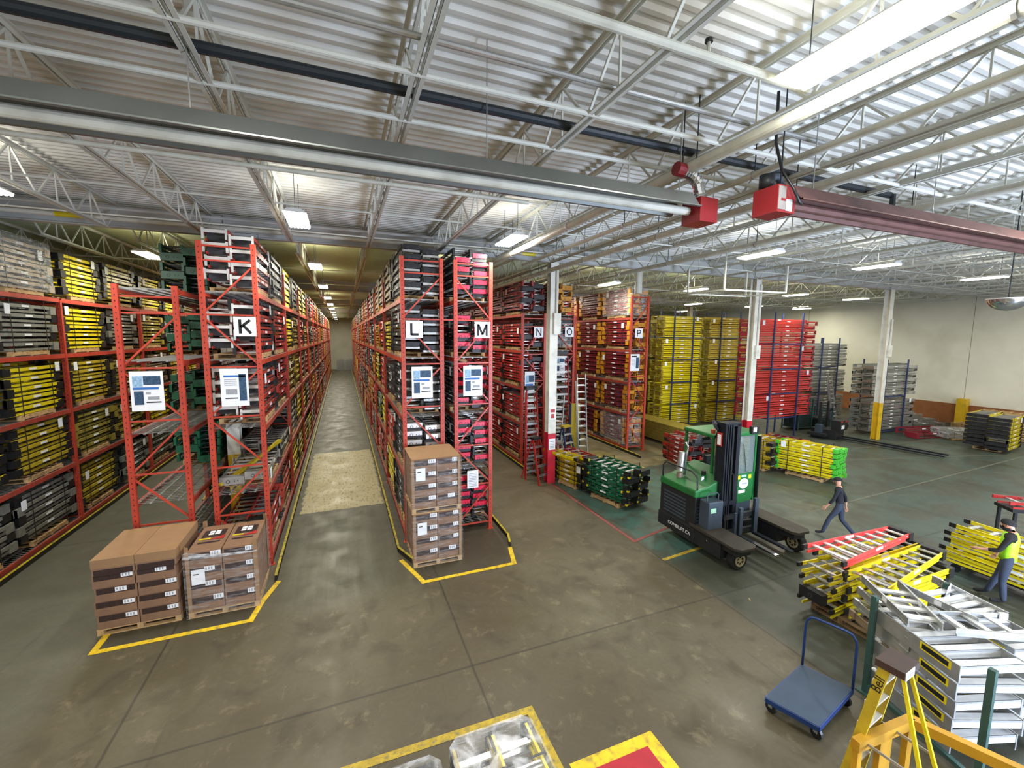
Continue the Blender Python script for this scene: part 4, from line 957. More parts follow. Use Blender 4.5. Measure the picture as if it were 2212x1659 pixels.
for k in range(5):
    stool(7.78+.02*(k % 2), 2.93-.03*(k % 2), .16+.25*k, math.radians(-20)+.03*(-1)**k, 'wide aluminium platform ladder, %s in the green-post rack' % nm[k], W=.92, H=.24, D=1.2)
for k in range(4):
    alu(8.05+.04*k, 4.0-.03*k, .82+.2*k, 1.15, .02-.06*k, 'dull aluminium stepladder slanting towards the yellow pile, %s of four' % ('lowest', 'second', 'third', 'topmost')[k], .4, .5, .15, style='bronze' if k == 0 else 'silver')
alu(8.75, 3.7, 1.43, 1.0, .35, 'shiny aluminium frame on top of the pile, treads towards the yard', .6, .75, .12)
stepladder('silver', 1.1, 'shiny aluminium stepladder lying across the top of the pile', (8.75, 2.5, 1.43), (0, .04, 1.1), .4, .5, .12, group=GA, steps=3, capz=False)
stool(8.7, 2.85, .16, math.radians(-10), 'aluminium platform ladder low beside the main stack', W=.7, H=.4, D=1.1)
stool(8.72, 2.8, .57, math.radians(-28), 'aluminium platform ladder halfway up beside the main stack', W=.7, H=.4, D=1.0)
stool(8.75, 2.85, .98, math.radians(-16), 'aluminium platform ladder high beside the main stack', W=.66, H=.4, D=1.1)
t = thing('paper_sign', 'white paper folded round the far green post', 'paper', (8.95, 3.42, 0), .3)
for s in (-1, 1):
    b = MB(); b.add([(0, -.05, 1.3), (s*.16, -.05+.04, 1.28), (s*.18, -.01, 1.45), (s*.12, -.03, 1.58), (0, -.05, 1.62)], [(0, 1, 2, 3, 4) if s > 0 else (4, 3, 2, 1, 0)], PAPER)
    b.add([(0, -.044, 1.3), (s*.16, -.05+.046, 1.28), (s*.18, -.004, 1.45), (s*.12, -.024, 1.58), (0, -.044, 1.62)], [(0, 1, 2, 3, 4) if s < 0 else (4, 3, 2, 1, 0)], PAPER); b.build('sheet', t)
# old yellow stepladder standing open
BROWN = mat('cap_dark_brown', '#3b2a24', .55, 0, .12, 6); STY['bell'] = (YELD, ALUW, BROWN, BLK)
LP = (5.86, 2.42)
LP = (5.56, 2.44)
t = thing('standing_stepladder', 'old yellow stepladder with brown top standing open in the near corner', 'stepladder', (LP[0], LP[1], 0), math.radians(187), 'old yellow ladders in the near corner')
H = 2.0; wt, wb, sf, sr = .28, .5, .34, .6
for s in (-1, 1):
    r_ = seg(t, 'side_rail', [(s*wb/2, -sf, .02), (s*wt/2, -.05, H-.06)], .03, .1, YELD, (0, 1, 0))
    seg(t, 'rear_rail', [(s*wb/2, sr, .02), (s*wt/2*.6, .08, H-.08)], .03, .035, YEL, (0, 1, 0))
    seg(t, 'spreader', [(s*.24, -.2, 1.0), (s*.24, .3, 1.0)], .012, .03, ALU)
for i in range(1, 7):
    f = i/7; wd = wb+(wt-wb)*f; y = -sf*(1-f)-.05*f; b = MB(); b.box(-wd/2, wd/2, y-.05, y+.05, f*H-.01, f*H+.01, ALUW); b.box(-wd/2, wd/2, y-.055, y-.048, f*H-.045, f*H+.01, ALUW); b.build('step', t)
b = MB(); b.box(-wt/2-.04, wt/2+.04, -.13, .13, H-.08, H, BROWN)
for k in range(4): b.cyl((-.12+.08*k, -.133, H-.04), (-.12+.08*k, -.129, H-.04), .012, ALU, 6)
b.build('top_cap', t)
b = MB(); b.box(-.04, .17, .13, .137, H-.09, H+.0, PAPER)
for k in range(3): b.box(.0+.05*k, .03+.05*k, .137, .14, H-.07, H-.03, GREYI)
b.build('cap_label', t)
dr = Vector((0, -sf+.05, 0))
tx = text('brand_lettering', 'Bell', .13, INK, t, (0, 0, 0), (0, 0, 0), .001)
p0 = Vector((wb/2, -sf, .02)); p1 = Vector((wt/2, -.05, H-.06)); d_ = (p1-p0).normalized(); n_ = Vector((1, 0, 0)); n_ = (n_-d_*n_.dot(d_)).normalized(); y_ = n_.cross(d_); c_ = p0.lerp(p1, .88)+n_*.018
tx.matrix_local = Matrix(((d_.x, y_.x, n_.x, c_.x), (d_.y, y_.y, n_.y, c_.y), (d_.z, y_.z, n_.z, c_.z), (0, 0, 0, 1)))
# low yellow guard frame in front of it
t = thing('yellow_guard_frame', 'yellow painted steel guard frame beside the old yellow stepladder', 'guard frame', (6.12, 2.5, 0), 0)
YST = mat('guard_yellow', '#b8891c', .5, 0, .12, 4, dirt='#9a7424', dirt_amt=.5)
b = MB(); b.bar((0, 0, 1.0), (-.95, .05, 1.0), .09, .12, YST); b.build('top_rail', t)
b = MB(); b.bar((0, 0, 1.0), (.42, -.95, 1.0), .09, .12, YST); b.build('top_rail', t)
for (x, y, w_) in ((-.03, .0, .1), (-.45, .03, .22), (-.9, .05, .08), (.52, -.9, .08)):
    b = MB(); b.box(x-w_/2, x+w_/2, y-.03, y+.03, 0, .95, YST); b.build('upright', t)

# ------------------------------------------------------------------ platform cart
CARTB = mat('cart_deck_blue_grey', '#384859', .6, .1, .15, 2.5, dirt='#2e3a4d', dirt_amt=.5); CARTT = mat('cart_tube_blue', '#1d3a72', .35, .2, .08, 5)
pA, pB, pC, pD = [Vector(p) for p in ((5.62, 3.92), (5.86, 3.32), (6.98, 3.55), (6.76, 4.16))]
t = thing('platform_cart', 'blue platform cart with tubular push handle on the bare floor', 'platform cart', (6.3, 3.75, 0), 0)
O = Vector((6.3, 3.75)); q = [(p-O)*1.0 for p in (pA, pB, pC, pD)]
b = MB(); b.hexa([(p.x, p.y, .22) for p in q]+[(p.x, p.y, .255) for p in q], CARTB); b.build('deck', t)
for i in range(4):
    a_, c_ = q[i], q[(i+1) % 4]; b = MB(); b.bar((a_.x, a_.y, .215), (c_.x, c_.y, .215), .03, .07, CARTT); b.build('edge_rail', t)
for p in q:
    w_ = p*.86; b = MB(); b.cyl((w_.x-.02, w_.y, .085), (w_.x+.02, w_.y, .085), .08, BLK, 14); b.build('caster', t)
    b = MB(); b.box(w_.x-.03, w_.x+.03, w_.y-.03, w_.y+.03, .09, .2, ALU); b.build('caster_fork', t)
a_, c_ = q[3]*1.0, q[2]*1.0; pts = []
for (f, z) in ((0, .2), (0, .55), (0, .95), (.02, 1.03), (.09, 1.1), (.2, 1.12), (.8, 1.12), (.91, 1.1), (.98, 1.03), (1, .95), (1, .55), (1, .2)):
    p = a_.lerp(c_, f); pts.append((p.x, p.y, z))
b = MB(); b.tube(pts, .018, CARTT, 10); b.build('handle', t, smooth=True)

cart = t
t2 = cart.copy(); COL.objects.link(t2); t2.location = (9.75, 2.75, 0); t2.rotation_euler = (0, 0, 2.6)
t2['label'] = 'second platform cart, only its bent handle showing behind the aluminium pile'
for ch in list(cart.children):
    c_ = ch.copy(); COL.objects.link(c_); c_.parent = t2
# ------------------------------------------------------------------ side-loader forklift
FG = mat('truck_green', '#1c6a30', .4, 0, .1, 3, dirt='#2d4a2c', dirt_amt=.5); FK = mat('truck_black', '#1e2022', .5, .1, .15, 3); FDK = mat('truck_deck_worn', '#3f3a31', .6, .3, .25, 5, dirt='#2c2822', dirt_amt=.6)
FSL = mat('truck_slate', '#3c4753', .5, .1, .12, 3); MST = mat('mast_steel', '#2a2e35', .35, .5, .12, 4); CHR = mat('chrome', '#d6d8da', .15, .95, 0); RUB = mat('tyre_rubber', '#141414', .8, 0, .1, 9); HUB = mat('wheel_hub', '#b5ab86', .5, .3, .1, 6)
def glass_mat():
    m = bpy.data.materials.new('cab_glass'); m.use_nodes = True; b = m.node_tree.nodes['Principled BSDF']; b.inputs['Base Color'].default_value = (.3, .38, .35, 1); b.inputs['Roughness'].default_value = .05; b.inputs['Alpha'].default_value = .3; return m
GLS = glass_mat()
F = thing('forklift', 'green and black multi-directional forklift with mast and long deck arms', 'forklift', (9.5, 8.0, 0), math.radians(-2))
def fbox(name, x0, x1, y0, y1, z0, z1, mt, par=None, bev=0):
    b = MB(); b.box(x0-9.5, x1-9.5, y0-8, y1-8, z0, z1, mt); o = b.build(name, par or F)
    if bev: m_ = o.modifiers.new('b', 'BEVEL'); m_.width = bev; m_.segments = 2
    return o
fbox('chassis', 8.25, 10.85, 7.95, 9.35, .22, .62, FK, bev=.03)
for nm_, x0, x1, yf in (('deck_arm', 8.22, 8.84, 6.55), ('deck_arm', 10.3, 10.86, 6.75)):
    b = MB(); b.prism([(x0-9.5, 8.1-8), (x0-9.5, yf+.12-8), (x0-9.5+.1, yf-8), (x1-9.5-.1, yf-8), (x1-9.5, yf+.1-8), (x1-9.5, 8.5-8)], .66, .72, 'z', FDK)
    b.box(x0-9.5+.05, x1-9.5-.03, yf+.55-8, 8.2-8, .24, .66, FK); b.box(x0-9.5+.08, x1-9.5-.12, yf+.1-8, yf+.6-8, .5, .66, FK); o = b.build(nm_, F)
def wheel(cx, cy, r, wd, axis, hubr):
    t_ = MB(); a = Vector((1, 0, 0)) if axis == 'x' else Vector((0, 1, 0)); c = Vector((cx-9.5, cy-8, r)); pts = []
    t_.cyl(c-a*wd/2, c-a*(wd/2-.03), r*.9, RUB, 22, r); t_.cyl(c-a*(wd/2-.03), c+a*(wd/2-.03), r, RUB, 22); t_.cyl(c+a*(wd/2-.03), c+a*wd/2, r, RUB, 22, r*.9); w_ = t_.build('wheel', F)
    h = MB(); 
    for s in (-1, 1): h.ring(c+a*s*(wd/2+.004), hubr*.72, hubr*.28, .012, 'x' if axis == 'x' else 'y', HUB, 18); h.cyl(c+a*s*(wd/2-.02), c+a*s*(wd/2+.006), hubr*.35, HUB, 12)
    for k in range(6):
        e = Vector((0, math.cos(k*PI/3), math.sin(k*PI/3))) if axis == 'x' else Vector((math.cos(k*PI/3), 0, math.sin(k*PI/3))); p_ = c-a*(wd/2); h.bar(p_+e*hubr*.3, p_+e*hubr*.8, .02, .02, HUB)
    h.build('hub', w_)
wheel(8.66, 6.98, .25, .2, 'y', .15); wheel(10.86, 7.15, .25, .2, 'x', .15); wheel(9.3, 9.1, .24, .24, 'x', .14)
fbox('mudguard', 8.38, 8.62, 7.1, 7.9, .4, .52, FK); fbox('mudguard', 10.45, 10.75, 7.4, 8, .3, .5, FK)
b = MB(); b.cyl((8.28-9.5, 7.55-8, .5), (8.36-9.5, 7.1-8, .42), .018, CHR, 8); b.build('steer_cylinder', F)
# engine side
b = MB(); b.box(8.27-9.5, 9.35-9.5, 7.98-8, 9.3-8, .5, 1.45, FK)
for k in range(7): b.box(8.262-9.5, 8.27-9.5, 8.3-8, 9.15-8, .7+.09*k, .74+.09*k, FSL)
for k in range(7): b.box(8.35-9.5, 8.85-9.5, 7.97-8, 7.98-8, .7+.09*k, .73+.09*k, FSL)
o = b.build('engine_housing', F)
b = MB(); b.prism([(8.24-9.5, 1.42), (9.4-9.5, 1.42), (9.4-9.5, 2.0), (9.1-9.5, 1.86), (8.6-9.5, 1.68), (8.24-9.5, 1.62)], 7.96-8, 9.32-8, 'y', FG); o = b.build('hood', F); m_ = o.modifiers.new('b', 'BEVEL'); m_.width = .04; m_.segments = 2
b = MB(); b.tube([(8.28-9.5, 9.25-8, 1.45), (8.28-9.5, 9.25-8, 1.95), (8.29-9.5, 9.15-8, 2.06), (8.32-9.5, 8.2-8, 2.06), (8.34-9.5, 8.02-8, 1.95), (8.34-9.5, 7.97-8, 1.2)], .022, FK, 8); b.build('guard_rail', F, smooth=True)
o = fbox('fuel_tank', 8.38, 8.84, 7.62, 7.96, .66, 1.42, FSL, bev=.03)
b = MB(); b.tube([(8.43-9.5, 7.75-8, 1.4), (8.43-9.5, 7.75-8, 1.56), (8.48-9.5, 7.75-8, 1.6), (8.74-9.5, 7.75-8, 1.6), (8.79-9.5, 7.75-8, 1.56), (8.79-9.5, 7.75-8, 1.4)], .014, FSL, 8); b.build('tank_handle', o)
b = MB(); b.box(8.43-9.5, 8.6-9.5, 7.612-8, 7.62-8, 1.14, 1.26, mat('pale_green_label', '#9fd0ac', .6, 0, .1, 20)); b.build('tank_label', o)
# exhaust
b = MB(); b.cyl((8.55-9.5, 8.9-8, 1.66), (8.55-9.5, 8.9-8, 1.8), .08, mat('exhaust_base', '#8a7866', .6, .4, .1, 6), 12); b.cyl((8.55-9.5, 8.9-8, 1.86), (8.6-9.5, 8.9-8, 2.38), .085, ALU, 14)
ex = b.build('exhaust', F); b = MB(); b.tube([(8.66-9.5, 8.84-8, 1.74), (8.72-9.5, 8.84-8, 2.4), (8.74-9.5, 8.84-8, 2.52), (8.66-9.5, 8.84-8, 2.66)], .032, CHR, 10); b.build('tail_pipe', ex, smooth=True)
b = MB(); b.box(8.75-9.5, 8.83-9.5, 8.3-8, 8.305-8, 1.7, 1.84, PAPER); b.build('tag', F)
b = MB(); b.cyl((9.0-9.5, 8.5-8, 1.78), (9.0-9.5, 8.5-8, 1.92), .06, FK, 12); b.build('filler_cap', F)
# mast
MX = 9.2
mp = MB()
for k, xx in enumerate((-.22, -.16, -.10, -.04)): mp.box(MX+xx-9.5-.018, MX+xx-9.5+.018, 7.8-8-.015*k, 8.05-8, .3, 3.32, MST)
for k, xx in enumerate((.17, .23)): mp.box(MX+xx-9.5-.03, MX+xx-9.5+.03, 7.8-8, 8.05-8, .3, 3.32, MST)
mp.box(MX-.25-9.5, MX+.27-9.5, 8.05-8, 8.09-8, .3, 3.34, FK); mp.box(MX-.25-9.5, MX+.27-9.5, 7.8-8, 8.09-8, 3.27, 3.36, MST); mp.box(MX-.23-9.5, MX+.25-9.5, 7.78-8, 7.84-8, 1.2, 1.32, MST)
mp.build('mast', F)
b = MB()
for xx in (.03, .09): b.tube([(MX+xx-9.5, 7.86-8, 3.2), (MX+xx-9.5, 7.86-8, 2.0), (MX+xx-9.5, 7.84-8, 1.3)], .016, RUB, 6)
b.tube([(MX+.0-9.5, 7.8-8, 1.2), (MX+.0-9.5, 7.8-8, 1.95), (MX+.04-9.5, 7.8-8, 2.05), (MX+.1-9.5, 7.8-8, 2.0), (MX+.13-9.5, 7.8-8, 1.2)], .016, RUB, 6); b.build('hydraulic_hose', F, smooth=True)
b = MB(); b.box(MX-.27-9.5, MX-.25-9.5, 7.9-8, 8.05-8, 2.75, 3.1, RED); b.box(MX-.273-9.5, MX-.27-9.5, 7.92-8, 8.03-8, 2.78, 3.05, PAPER); b.build('capacity_plate', F)
b = MB(); b.box(8.95-9.5, 10.1-9.5, 7.68-8, 7.76-8, .42, .56, FK); b.box(8.95-9.5, 10.1-9.5, 7.68-8, 7.76-8, .86, .98, FK); b.box(8.97-9.5, 9.03-9.5, 7.68-8, 7.76-8, .42, 1.0, FK); b.box(9.3-9.5, 9.4-9.5, 7.66-8, 7.72-8, .4, 1.0, FSL)
b.box(9.9-9.5, 10.02-9.5, 7.6-8, 7.68-8, .42, 1.35, FSL); b.box(9.4-9.5, 9.5-9.5, 7.6-8, 7.68-8, .42, 1.15, FSL); cg = b.build('carriage', F)
for x in (9.38, 9.9):
    b = MB(); b.prism([(7.68-8, .44), (7.62-8, .38), (6.72-8, .39), (6.56-8, .405), (6.56-8, .415), (6.8-8, .43), (7.6-8, .44)], x-9.5, x+.12-9.5, 'x', MST); b.box(x-9.5, x+.12-9.5, 7.62-8, 7.68-8, .4, 1.0, MST); f_ = b.build('fork', F)
    b = MB(); b.box(x-9.5+.01, x-9.5+.11, 6.555-8, 6.62-8, .416, .42, CHR); b.build('worn_tip', f_)
# cab
CX0, CX1, CY0, CY1 = 9.12, 10.7, 8.35, 9.4
b = MB(); b.prism([(CX0+.45-9.5, 1.72), (CX1-9.5, 1.78), (CX1-9.5, 1.15), (CX1-.12-9.5, .95), (CX0+.45-9.5, .9)], CY0-8, CY0+.05-8, 'y', FG); b.box(CX1-.05-9.5, CX1-9.5, CY0-8, CY1-8, .95, 1.75, FG); b.box(CX0-9.5, CX1-9.5, CY1-.05-8, CY1-8, .95, 1.9, FG); b.build('cab_panel', F)
fbox('cab_base', CX0, CX1-.05, CY0+.05, CY1-.05, .6, .98, FSL)
for (x, y) in ((CX0, CY0), (CX1-.06, CY0), (CX0, CY1-.06), (CX1-.06, CY1-.06)): fbox('cab_pillar', x, x+.06, y, y+.06, 1.6, 2.86, FG)
o = fbox('cab_roof', CX0-.03, CX1+.02, CY0-.05, CY1+.03, 2.84, 2.95, FG, bev=.03)
fbox('roof_lamp', 10.35, 10.6, CY0-.12, CY0-.02, 2.9, 3.1, BLK); fbox('lamp_lens', 10.38, 10.5, CY0-.13, CY0-.12, 2.95, 3.08, PAPER)
b = MB(); b.cyl((9.25-9.5, 8.5-8, 2.95), (9.25-9.5, 8.5-8, 3.05), .06, ORG, 12); b.build('beacon', F)
b = MB(); b.tube([(9.12-9.5, 8.3-8, 2.9), (9.05-9.5, 8.15-8, 3.1), (8.98-9.5, 8.1-8, 3.2)], .014, FK, 6); b.cyl((8.9-9.5, 8.12-8, 3.25), (8.93-9.5, 8.08-8, 3.28), .14, FK, 16); b.build('mirror', F)
b = MB(); b.box(8.6-9.5, 8.85-9.5, 8.45-8, 8.55-8, 2.72, 2.82, FK); b.box(8.84-9.5, 9.14-9.5, 8.48-8, 8.52-8, 2.78, 2.86, FK); b.cyl((8.7-9.5, 8.45-8, 2.9), (8.7-9.5, 8.38-8, 2.9), .07, CHR, 12); b.build('work_lamp', F)
b = MB(); b.box(CX0+.06-9.5, CX1-.06-9.5, CY0+.02-8, CY0+.03-8, 1.75, 2.84, GLS); b.box(CX1-.035-9.5, CX1-.025-9.5, CY0+.06-8, CY1-.06-8, 1.75, 2.84, GLS); b.build('cab_window', F)
b = MB(); b.box(9.7-9.5, 10.2-9.5, 8.75-8, 9.2-8, 1.0, 1.45, BLK); b.box(9.7-9.5, 10.2-9.5, 9.12-8, 9.25-8, 1.4, 2.1, BLK); b.build('driver_seat', F)
b = MB(); b.bar((CX1-.35-9.5, CY0-.012-8, 1.8), (CX1-.5-9.5, CY0-.012-8, 2.6), .015, .01, FK); b.build('wiper', F)
fbox('side_screen', CX1+.02, CX1+.05, CY0-.1, CY0+.25, 1.0, 2.8, FK)
b = MB(); n_ = 24; cx_, cz_ = 10.3-9.5, 1.47; V = [(cx_+.17*math.cos(2*PI*i/n_), CY0-.004-8, cz_+.15*math.sin(2*PI*i/n_)) for i in range(n_)]; b.add(V, [tuple(range(n_))], PAPER); b.build('oval_badge', F)
tx = text('badge_lettering', 'Combilift', .062, BLUEI, F, (cx_, CY0-.006-8, cz_), (HP, 0, 0), .001)
fbox('cab_label', 10.12, 10.36, CY0-.005, CY0, 1.2, 1.29, PAPER); fbox('cab_label', 10.2, 10.38, CY0-.005, CY0, 1.66, 1.72, mat('pale_green_label', '#9fd0ac'))
for x in (10.06, 10.46): fbox('warning_label', x, x+.1, CY0-.005, CY0, 1.6, 1.71, YEL)
text('side_lettering', 'COMBILIFT.CA', .13, PAPER, F, (8.248-9.5, 8.5-8, .42), (HP, 0, -HP), .001, sx=1.0)
F.scale = (1, 1, 1)

# second lift truck in the distance, forks towards the camera
T = thing('order_picker', 'dark distant lift truck with very long forks near the yellow-footed column', 'lift truck', (25.4, 15.1, 0), math.radians(8))
for nm_, bx, mt in (('chassis', (-.5, .5, -.3, .9, .0, .5), FK), ('battery_box', (-.35, .5, -.45, .0, .5, 1.05), FK), ('operator_platform', (-.9, -.3, .0, .9, .15, .3), FK), ('tail_lamp', (-.3, -.1, -.47, -.45, .95, 1.03), RED), ('tail_lamp', (.2, .4, -.47, -.45, .95, 1.03), RED), ('plate', (-.2, .1, -.47, -.45, .6, .8), PAPER), ('operator_seat', (-.75, -.45, .3, .6, .3, .75), FSL)):
    b = MB(); b.box(*bx, mt); b.build(nm_, T)
for s in (-.28, .28):
    b = MB(); b.box(s-.07+.1, s+.07+.1, -4.6, -.3, .08, .15, MST); b.build('fork', T)
b = MB(); b.tube([(-.1, .2, 1.0), (-.1, .2, 1.5), (-.15, .1, 1.7)], .04, FK, 8); b.ring((-.15, .0, 1.75), .16, .04, .02, 'y', FK, 14); b.build('steering_console', T)
for s in (-.45, .4): b = MB(); b.box(s, s+.08, .5, .6, .4, 2.0, FK); b.build('guard_post', T)

for k, (cx, cy, hh, lb) in enumerate(((26.0, 17.6, 1.9, 'dark green wire cage standing between the red and the silver stacks'), (27.3, 17.2, 1.3, 'lower dark green wire cage behind the distant lift truck'))):
    t = thing('wire_cage', lb, 'wire cage', (cx, cy, 0), .1*k); b = MB()
    for sx in (-.6, .6):
        for sy in (-.5, .5): b.box(sx-.03, sx+.03, sy-.03, sy+.03, 0, hh, GRNP)
    for z in (.15, hh*.5, hh-.03):
        for sy in (-.5, .5): b.box(-.6, .6, sy-.02, sy+.02, z-.02, z+.02, GRNP)
        for sx in (-.6, .6): b.box(sx-.02, sx+.02, -.5, .5, z-.02, z+.02, GRNP)
    b.build('frame', t); b = MB()
    for i in range(11): b.box(-.6+.12*i-.005, -.6+.12*i+.005, -.505, -.495, .15, hh, GRNP); b.box(-.605, -.595, -.5+.1*i-.005, -.5+.1*i+.005, .15, hh, GRNP)
    for i in range(int(hh/.12)): b.box(-.6, .6, -.505, -.495, .15+.12*i, .16+.12*i, GRNP); b.box(-.605, -.595, -.5, .5, .15+.12*i, .16+.12*i, GRNP)
    b.build('mesh_panel', t); b = MB(); b.box(-.55, .55, -.45, .45, .1, hh*.55, FK); b.build('contents', t)

# ------------------------------------------------------------------ heaters and other gear under the roof
def heater(x0, x1, yc, z, mt, label, tube=True):
    t = thing('radiant_heater', label, 'tube heater', ((x0+x1)/2, yc, z), 0, 'radiant tube heaters'); h = (x1-x0)/2
    prof = [(-.30, -.03), (-.27, -.03), (-.13, .17), (.13, .17), (.27, -.03), (.30, -.03), (.30, -.045), (.255, -.045), (.12, .155), (-.12, .155), (-.255, -.045), (-.30, -.045)]
    b = MB(); n = len(prof); V = [(s*h, a, c) for s in (-1, 1) for (a, c) in prof]; b.add(V, [(i, (i+1) % n, (i+1) % n+n, i+n) for i in range(n)], mt); b.build('reflector_hood', t)
    b = MB(); b.cyl((-h, -.05, -.05), (h, -.05, -.05), .055, PIPEW if mt is GALV else BROWNM, 14); b.build('burner_tube', t)
    x = -h+.6
    while x < h: b = MB(); b.bar((x, 0, .16), (x, 0, 1.48), .01, .01, ALU); b.build('hanger', t); x += 2.8
    return t
heater(XL, 4.52, 4.86, 7.3, GALV, 'long grey radiant tube heater crossing above the racks')
heater(5.28, 17.0, 4.02, 7.25, BROWNM, 'brown radiant tube heater running towards the cream wall')
RB = mat('burner_red', '#7d1a1e', .45, 0, .06, 4)
def burner(x, y, z, label, a=0):
    t = thing('burner_box', label, 'heater burner', (x, y, z), a, 'red heater burners'); b = MB(); b.box(-.155, .155, -.17, .17, -.16, .16, RB); b.build('housing', t)
    return t
t = burner(4.72, 4.8, 7.25, 'red burner box at the end of the grey heater')
b = MB(); pts = [(0, .0, .15), (.0, .0, .25), (-.06, .0, .4), (-.2, .0, .5), (-.34, .0, .52)]; 
for p_, q_ in zip(pts[:-1], pts[1:]):
    p_ = Vector(p_); q_ = Vector(q_)
    for k in range(3): b.cyl(p_.lerp(q_, k/3), p_.lerp(q_, (k+.6)/3), .085, CHR, 12); b.cyl(p_.lerp(q_, (k+.6)/3), p_.lerp(q_, (k+1)/3), .072, CHR, 12)
b.build('flexible_duct', t); b = MB(); b.cyl((-.32, .0, .52), (-.45, .0, .53), .09, RB, 12); b.build('duct_collar', t)
b = MB(); b.bar((-.1, 0, .15), (-.1, 0, 1.54), .012, .012, PIPED); b.build('hanger', t)
t = burner(5.1, 3.97, 7.2, 'red burner box with grey door at the start of the brown heater')
b = MB(); b.box(-.145, -.02, -.176, -.17, -.13, .14, mat('burner_door', '#8f8a85', .5, .3, .1, 5)); b.box(-.1, -.02, -.18, -.176, -.03, .0, RB); b.build('door', t)
b = MB(); b.box(-.01, .1, -.175, -.17, -.14, .0, GREYI); b.build('rating_plate', t)
b = MB(); b.tube([(-.05, .0, 1.3), (-.06, -.02, .7), (-.02, -.1, .35), (.0, -.25, .1), (.1, -.26, -.05), (.2, -.22, -.05)], .018, BLK, 7); b.build('gas_hose', t, smooth=True)
b = MB(); b.tube([(.0, .05, .2), (.05, .1, .35), (.3, .2, .42), (.5, .25, .3)], .045, FSL, 8); b.cyl((-.02, .1, .2), (-.02, .1, .36), .09, FK, 12); b.build('air_intake', t, smooth=True)
b = MB(); b.bar((.1, 0, .15), (.1, 0, 1.59), .012, .012, PIPED); b.build('hanger', t)
b = MB(); b.tube([(9.3, 4.9, 8.1), (9.3, 4.9, 7.6)], .045, PIPED, 8); b.build('gas_drop', label='dark vertical gas drop beyond the second red burner', cat='pipe')
# white pipe frame hanging before the first girder
t = thing('hanging_pipe_frame', 'white rectangular pipe frame hanging before the first girder', 'pipe frame', (13.2, 11.6, 0), 0)
c4_ = [(-1.45, -.9), (1.2, -1.1), (1.2, .5), (-1.45, .7)]
for i in range(4):
    (xa, ya), (xb, yb) = c4_[i], c4_[(i+1) % 4]; b = MB(); b.bar((xa, ya, 7.1), (xb, yb, 7.1), .05, .05, PIPEW); b.build('lower_rail', t); b = MB(); b.bar((xa, ya, 7.1), (xa, ya, 8.0), .05, .05, PIPEW); b.build('hanger_post', t)
t = thing('exhaust_stack', 'white vertical duct hanging behind the girder above rack O', 'duct', (11.65, 15.0, 0), 0)
b = MB(); b.cyl((0, 0, 7.35), (0, 0, 8.79), .15, PIPEW, 16); b.build('duct', t, smooth=False)
# convex mirror dome near the wall
t = thing('mirror_dome', 'half-dome convex safety mirror hanging near the cream wall', 'safety mirror', (14.0, 4.94, .08), 0); Zm = None
b = MB(); V = []; R_ = .55; n1, n2 = 20, 7; R_ = .34
for j in range(n2+1):
    for i in range(n1): a1 = 2*PI*i/n1; e1 = (PI/2)*j/n2; V.append((R_*math.cos(e1)*math.cos(a1), R_*math.cos(e1)*math.sin(a1), -R_*.75*math.sin(e1)))
Fc = [(j*n1+i, j*n1+(i+1) % n1, (j+1)*n1+(i+1) % n1, (j+1)*n1+i) for j in range(n2) for i in range(n1)]
b.add([(x, y, z+6.35) for x, y, z in V], Fc, CHR); b.build('dome', t, smooth=True)
b = MB(); b.ring((0, 0, 0), .5, .05, .01, 'y', BLK, 20); b = MB(); b.cyl((0, 0, 6.35), (0, 0, 6.37), .35, COLW, 20); b.cyl((0, 0, 6.37), (0, 0, 8.71), .012, PIPED, 6); b.build('mount', t)
# old long yellow sticks lying through the lower part of rack K
for k in range(3):
    b = MB(); b.bar((-2.75+.15*k, 11.35+.1*k, 2.03+.05*k), (-1.7+.0*k, 13.3-.2*k, 2.55+.05*k), .05, .06, YELD); b.build('loose_rail', label='loose yellow ladder rail lying slanted low in rack K, %s of three' % ('lowest', 'middle', 'uppermost')[k], cat='ladder rail', group='loose rails in rack K')
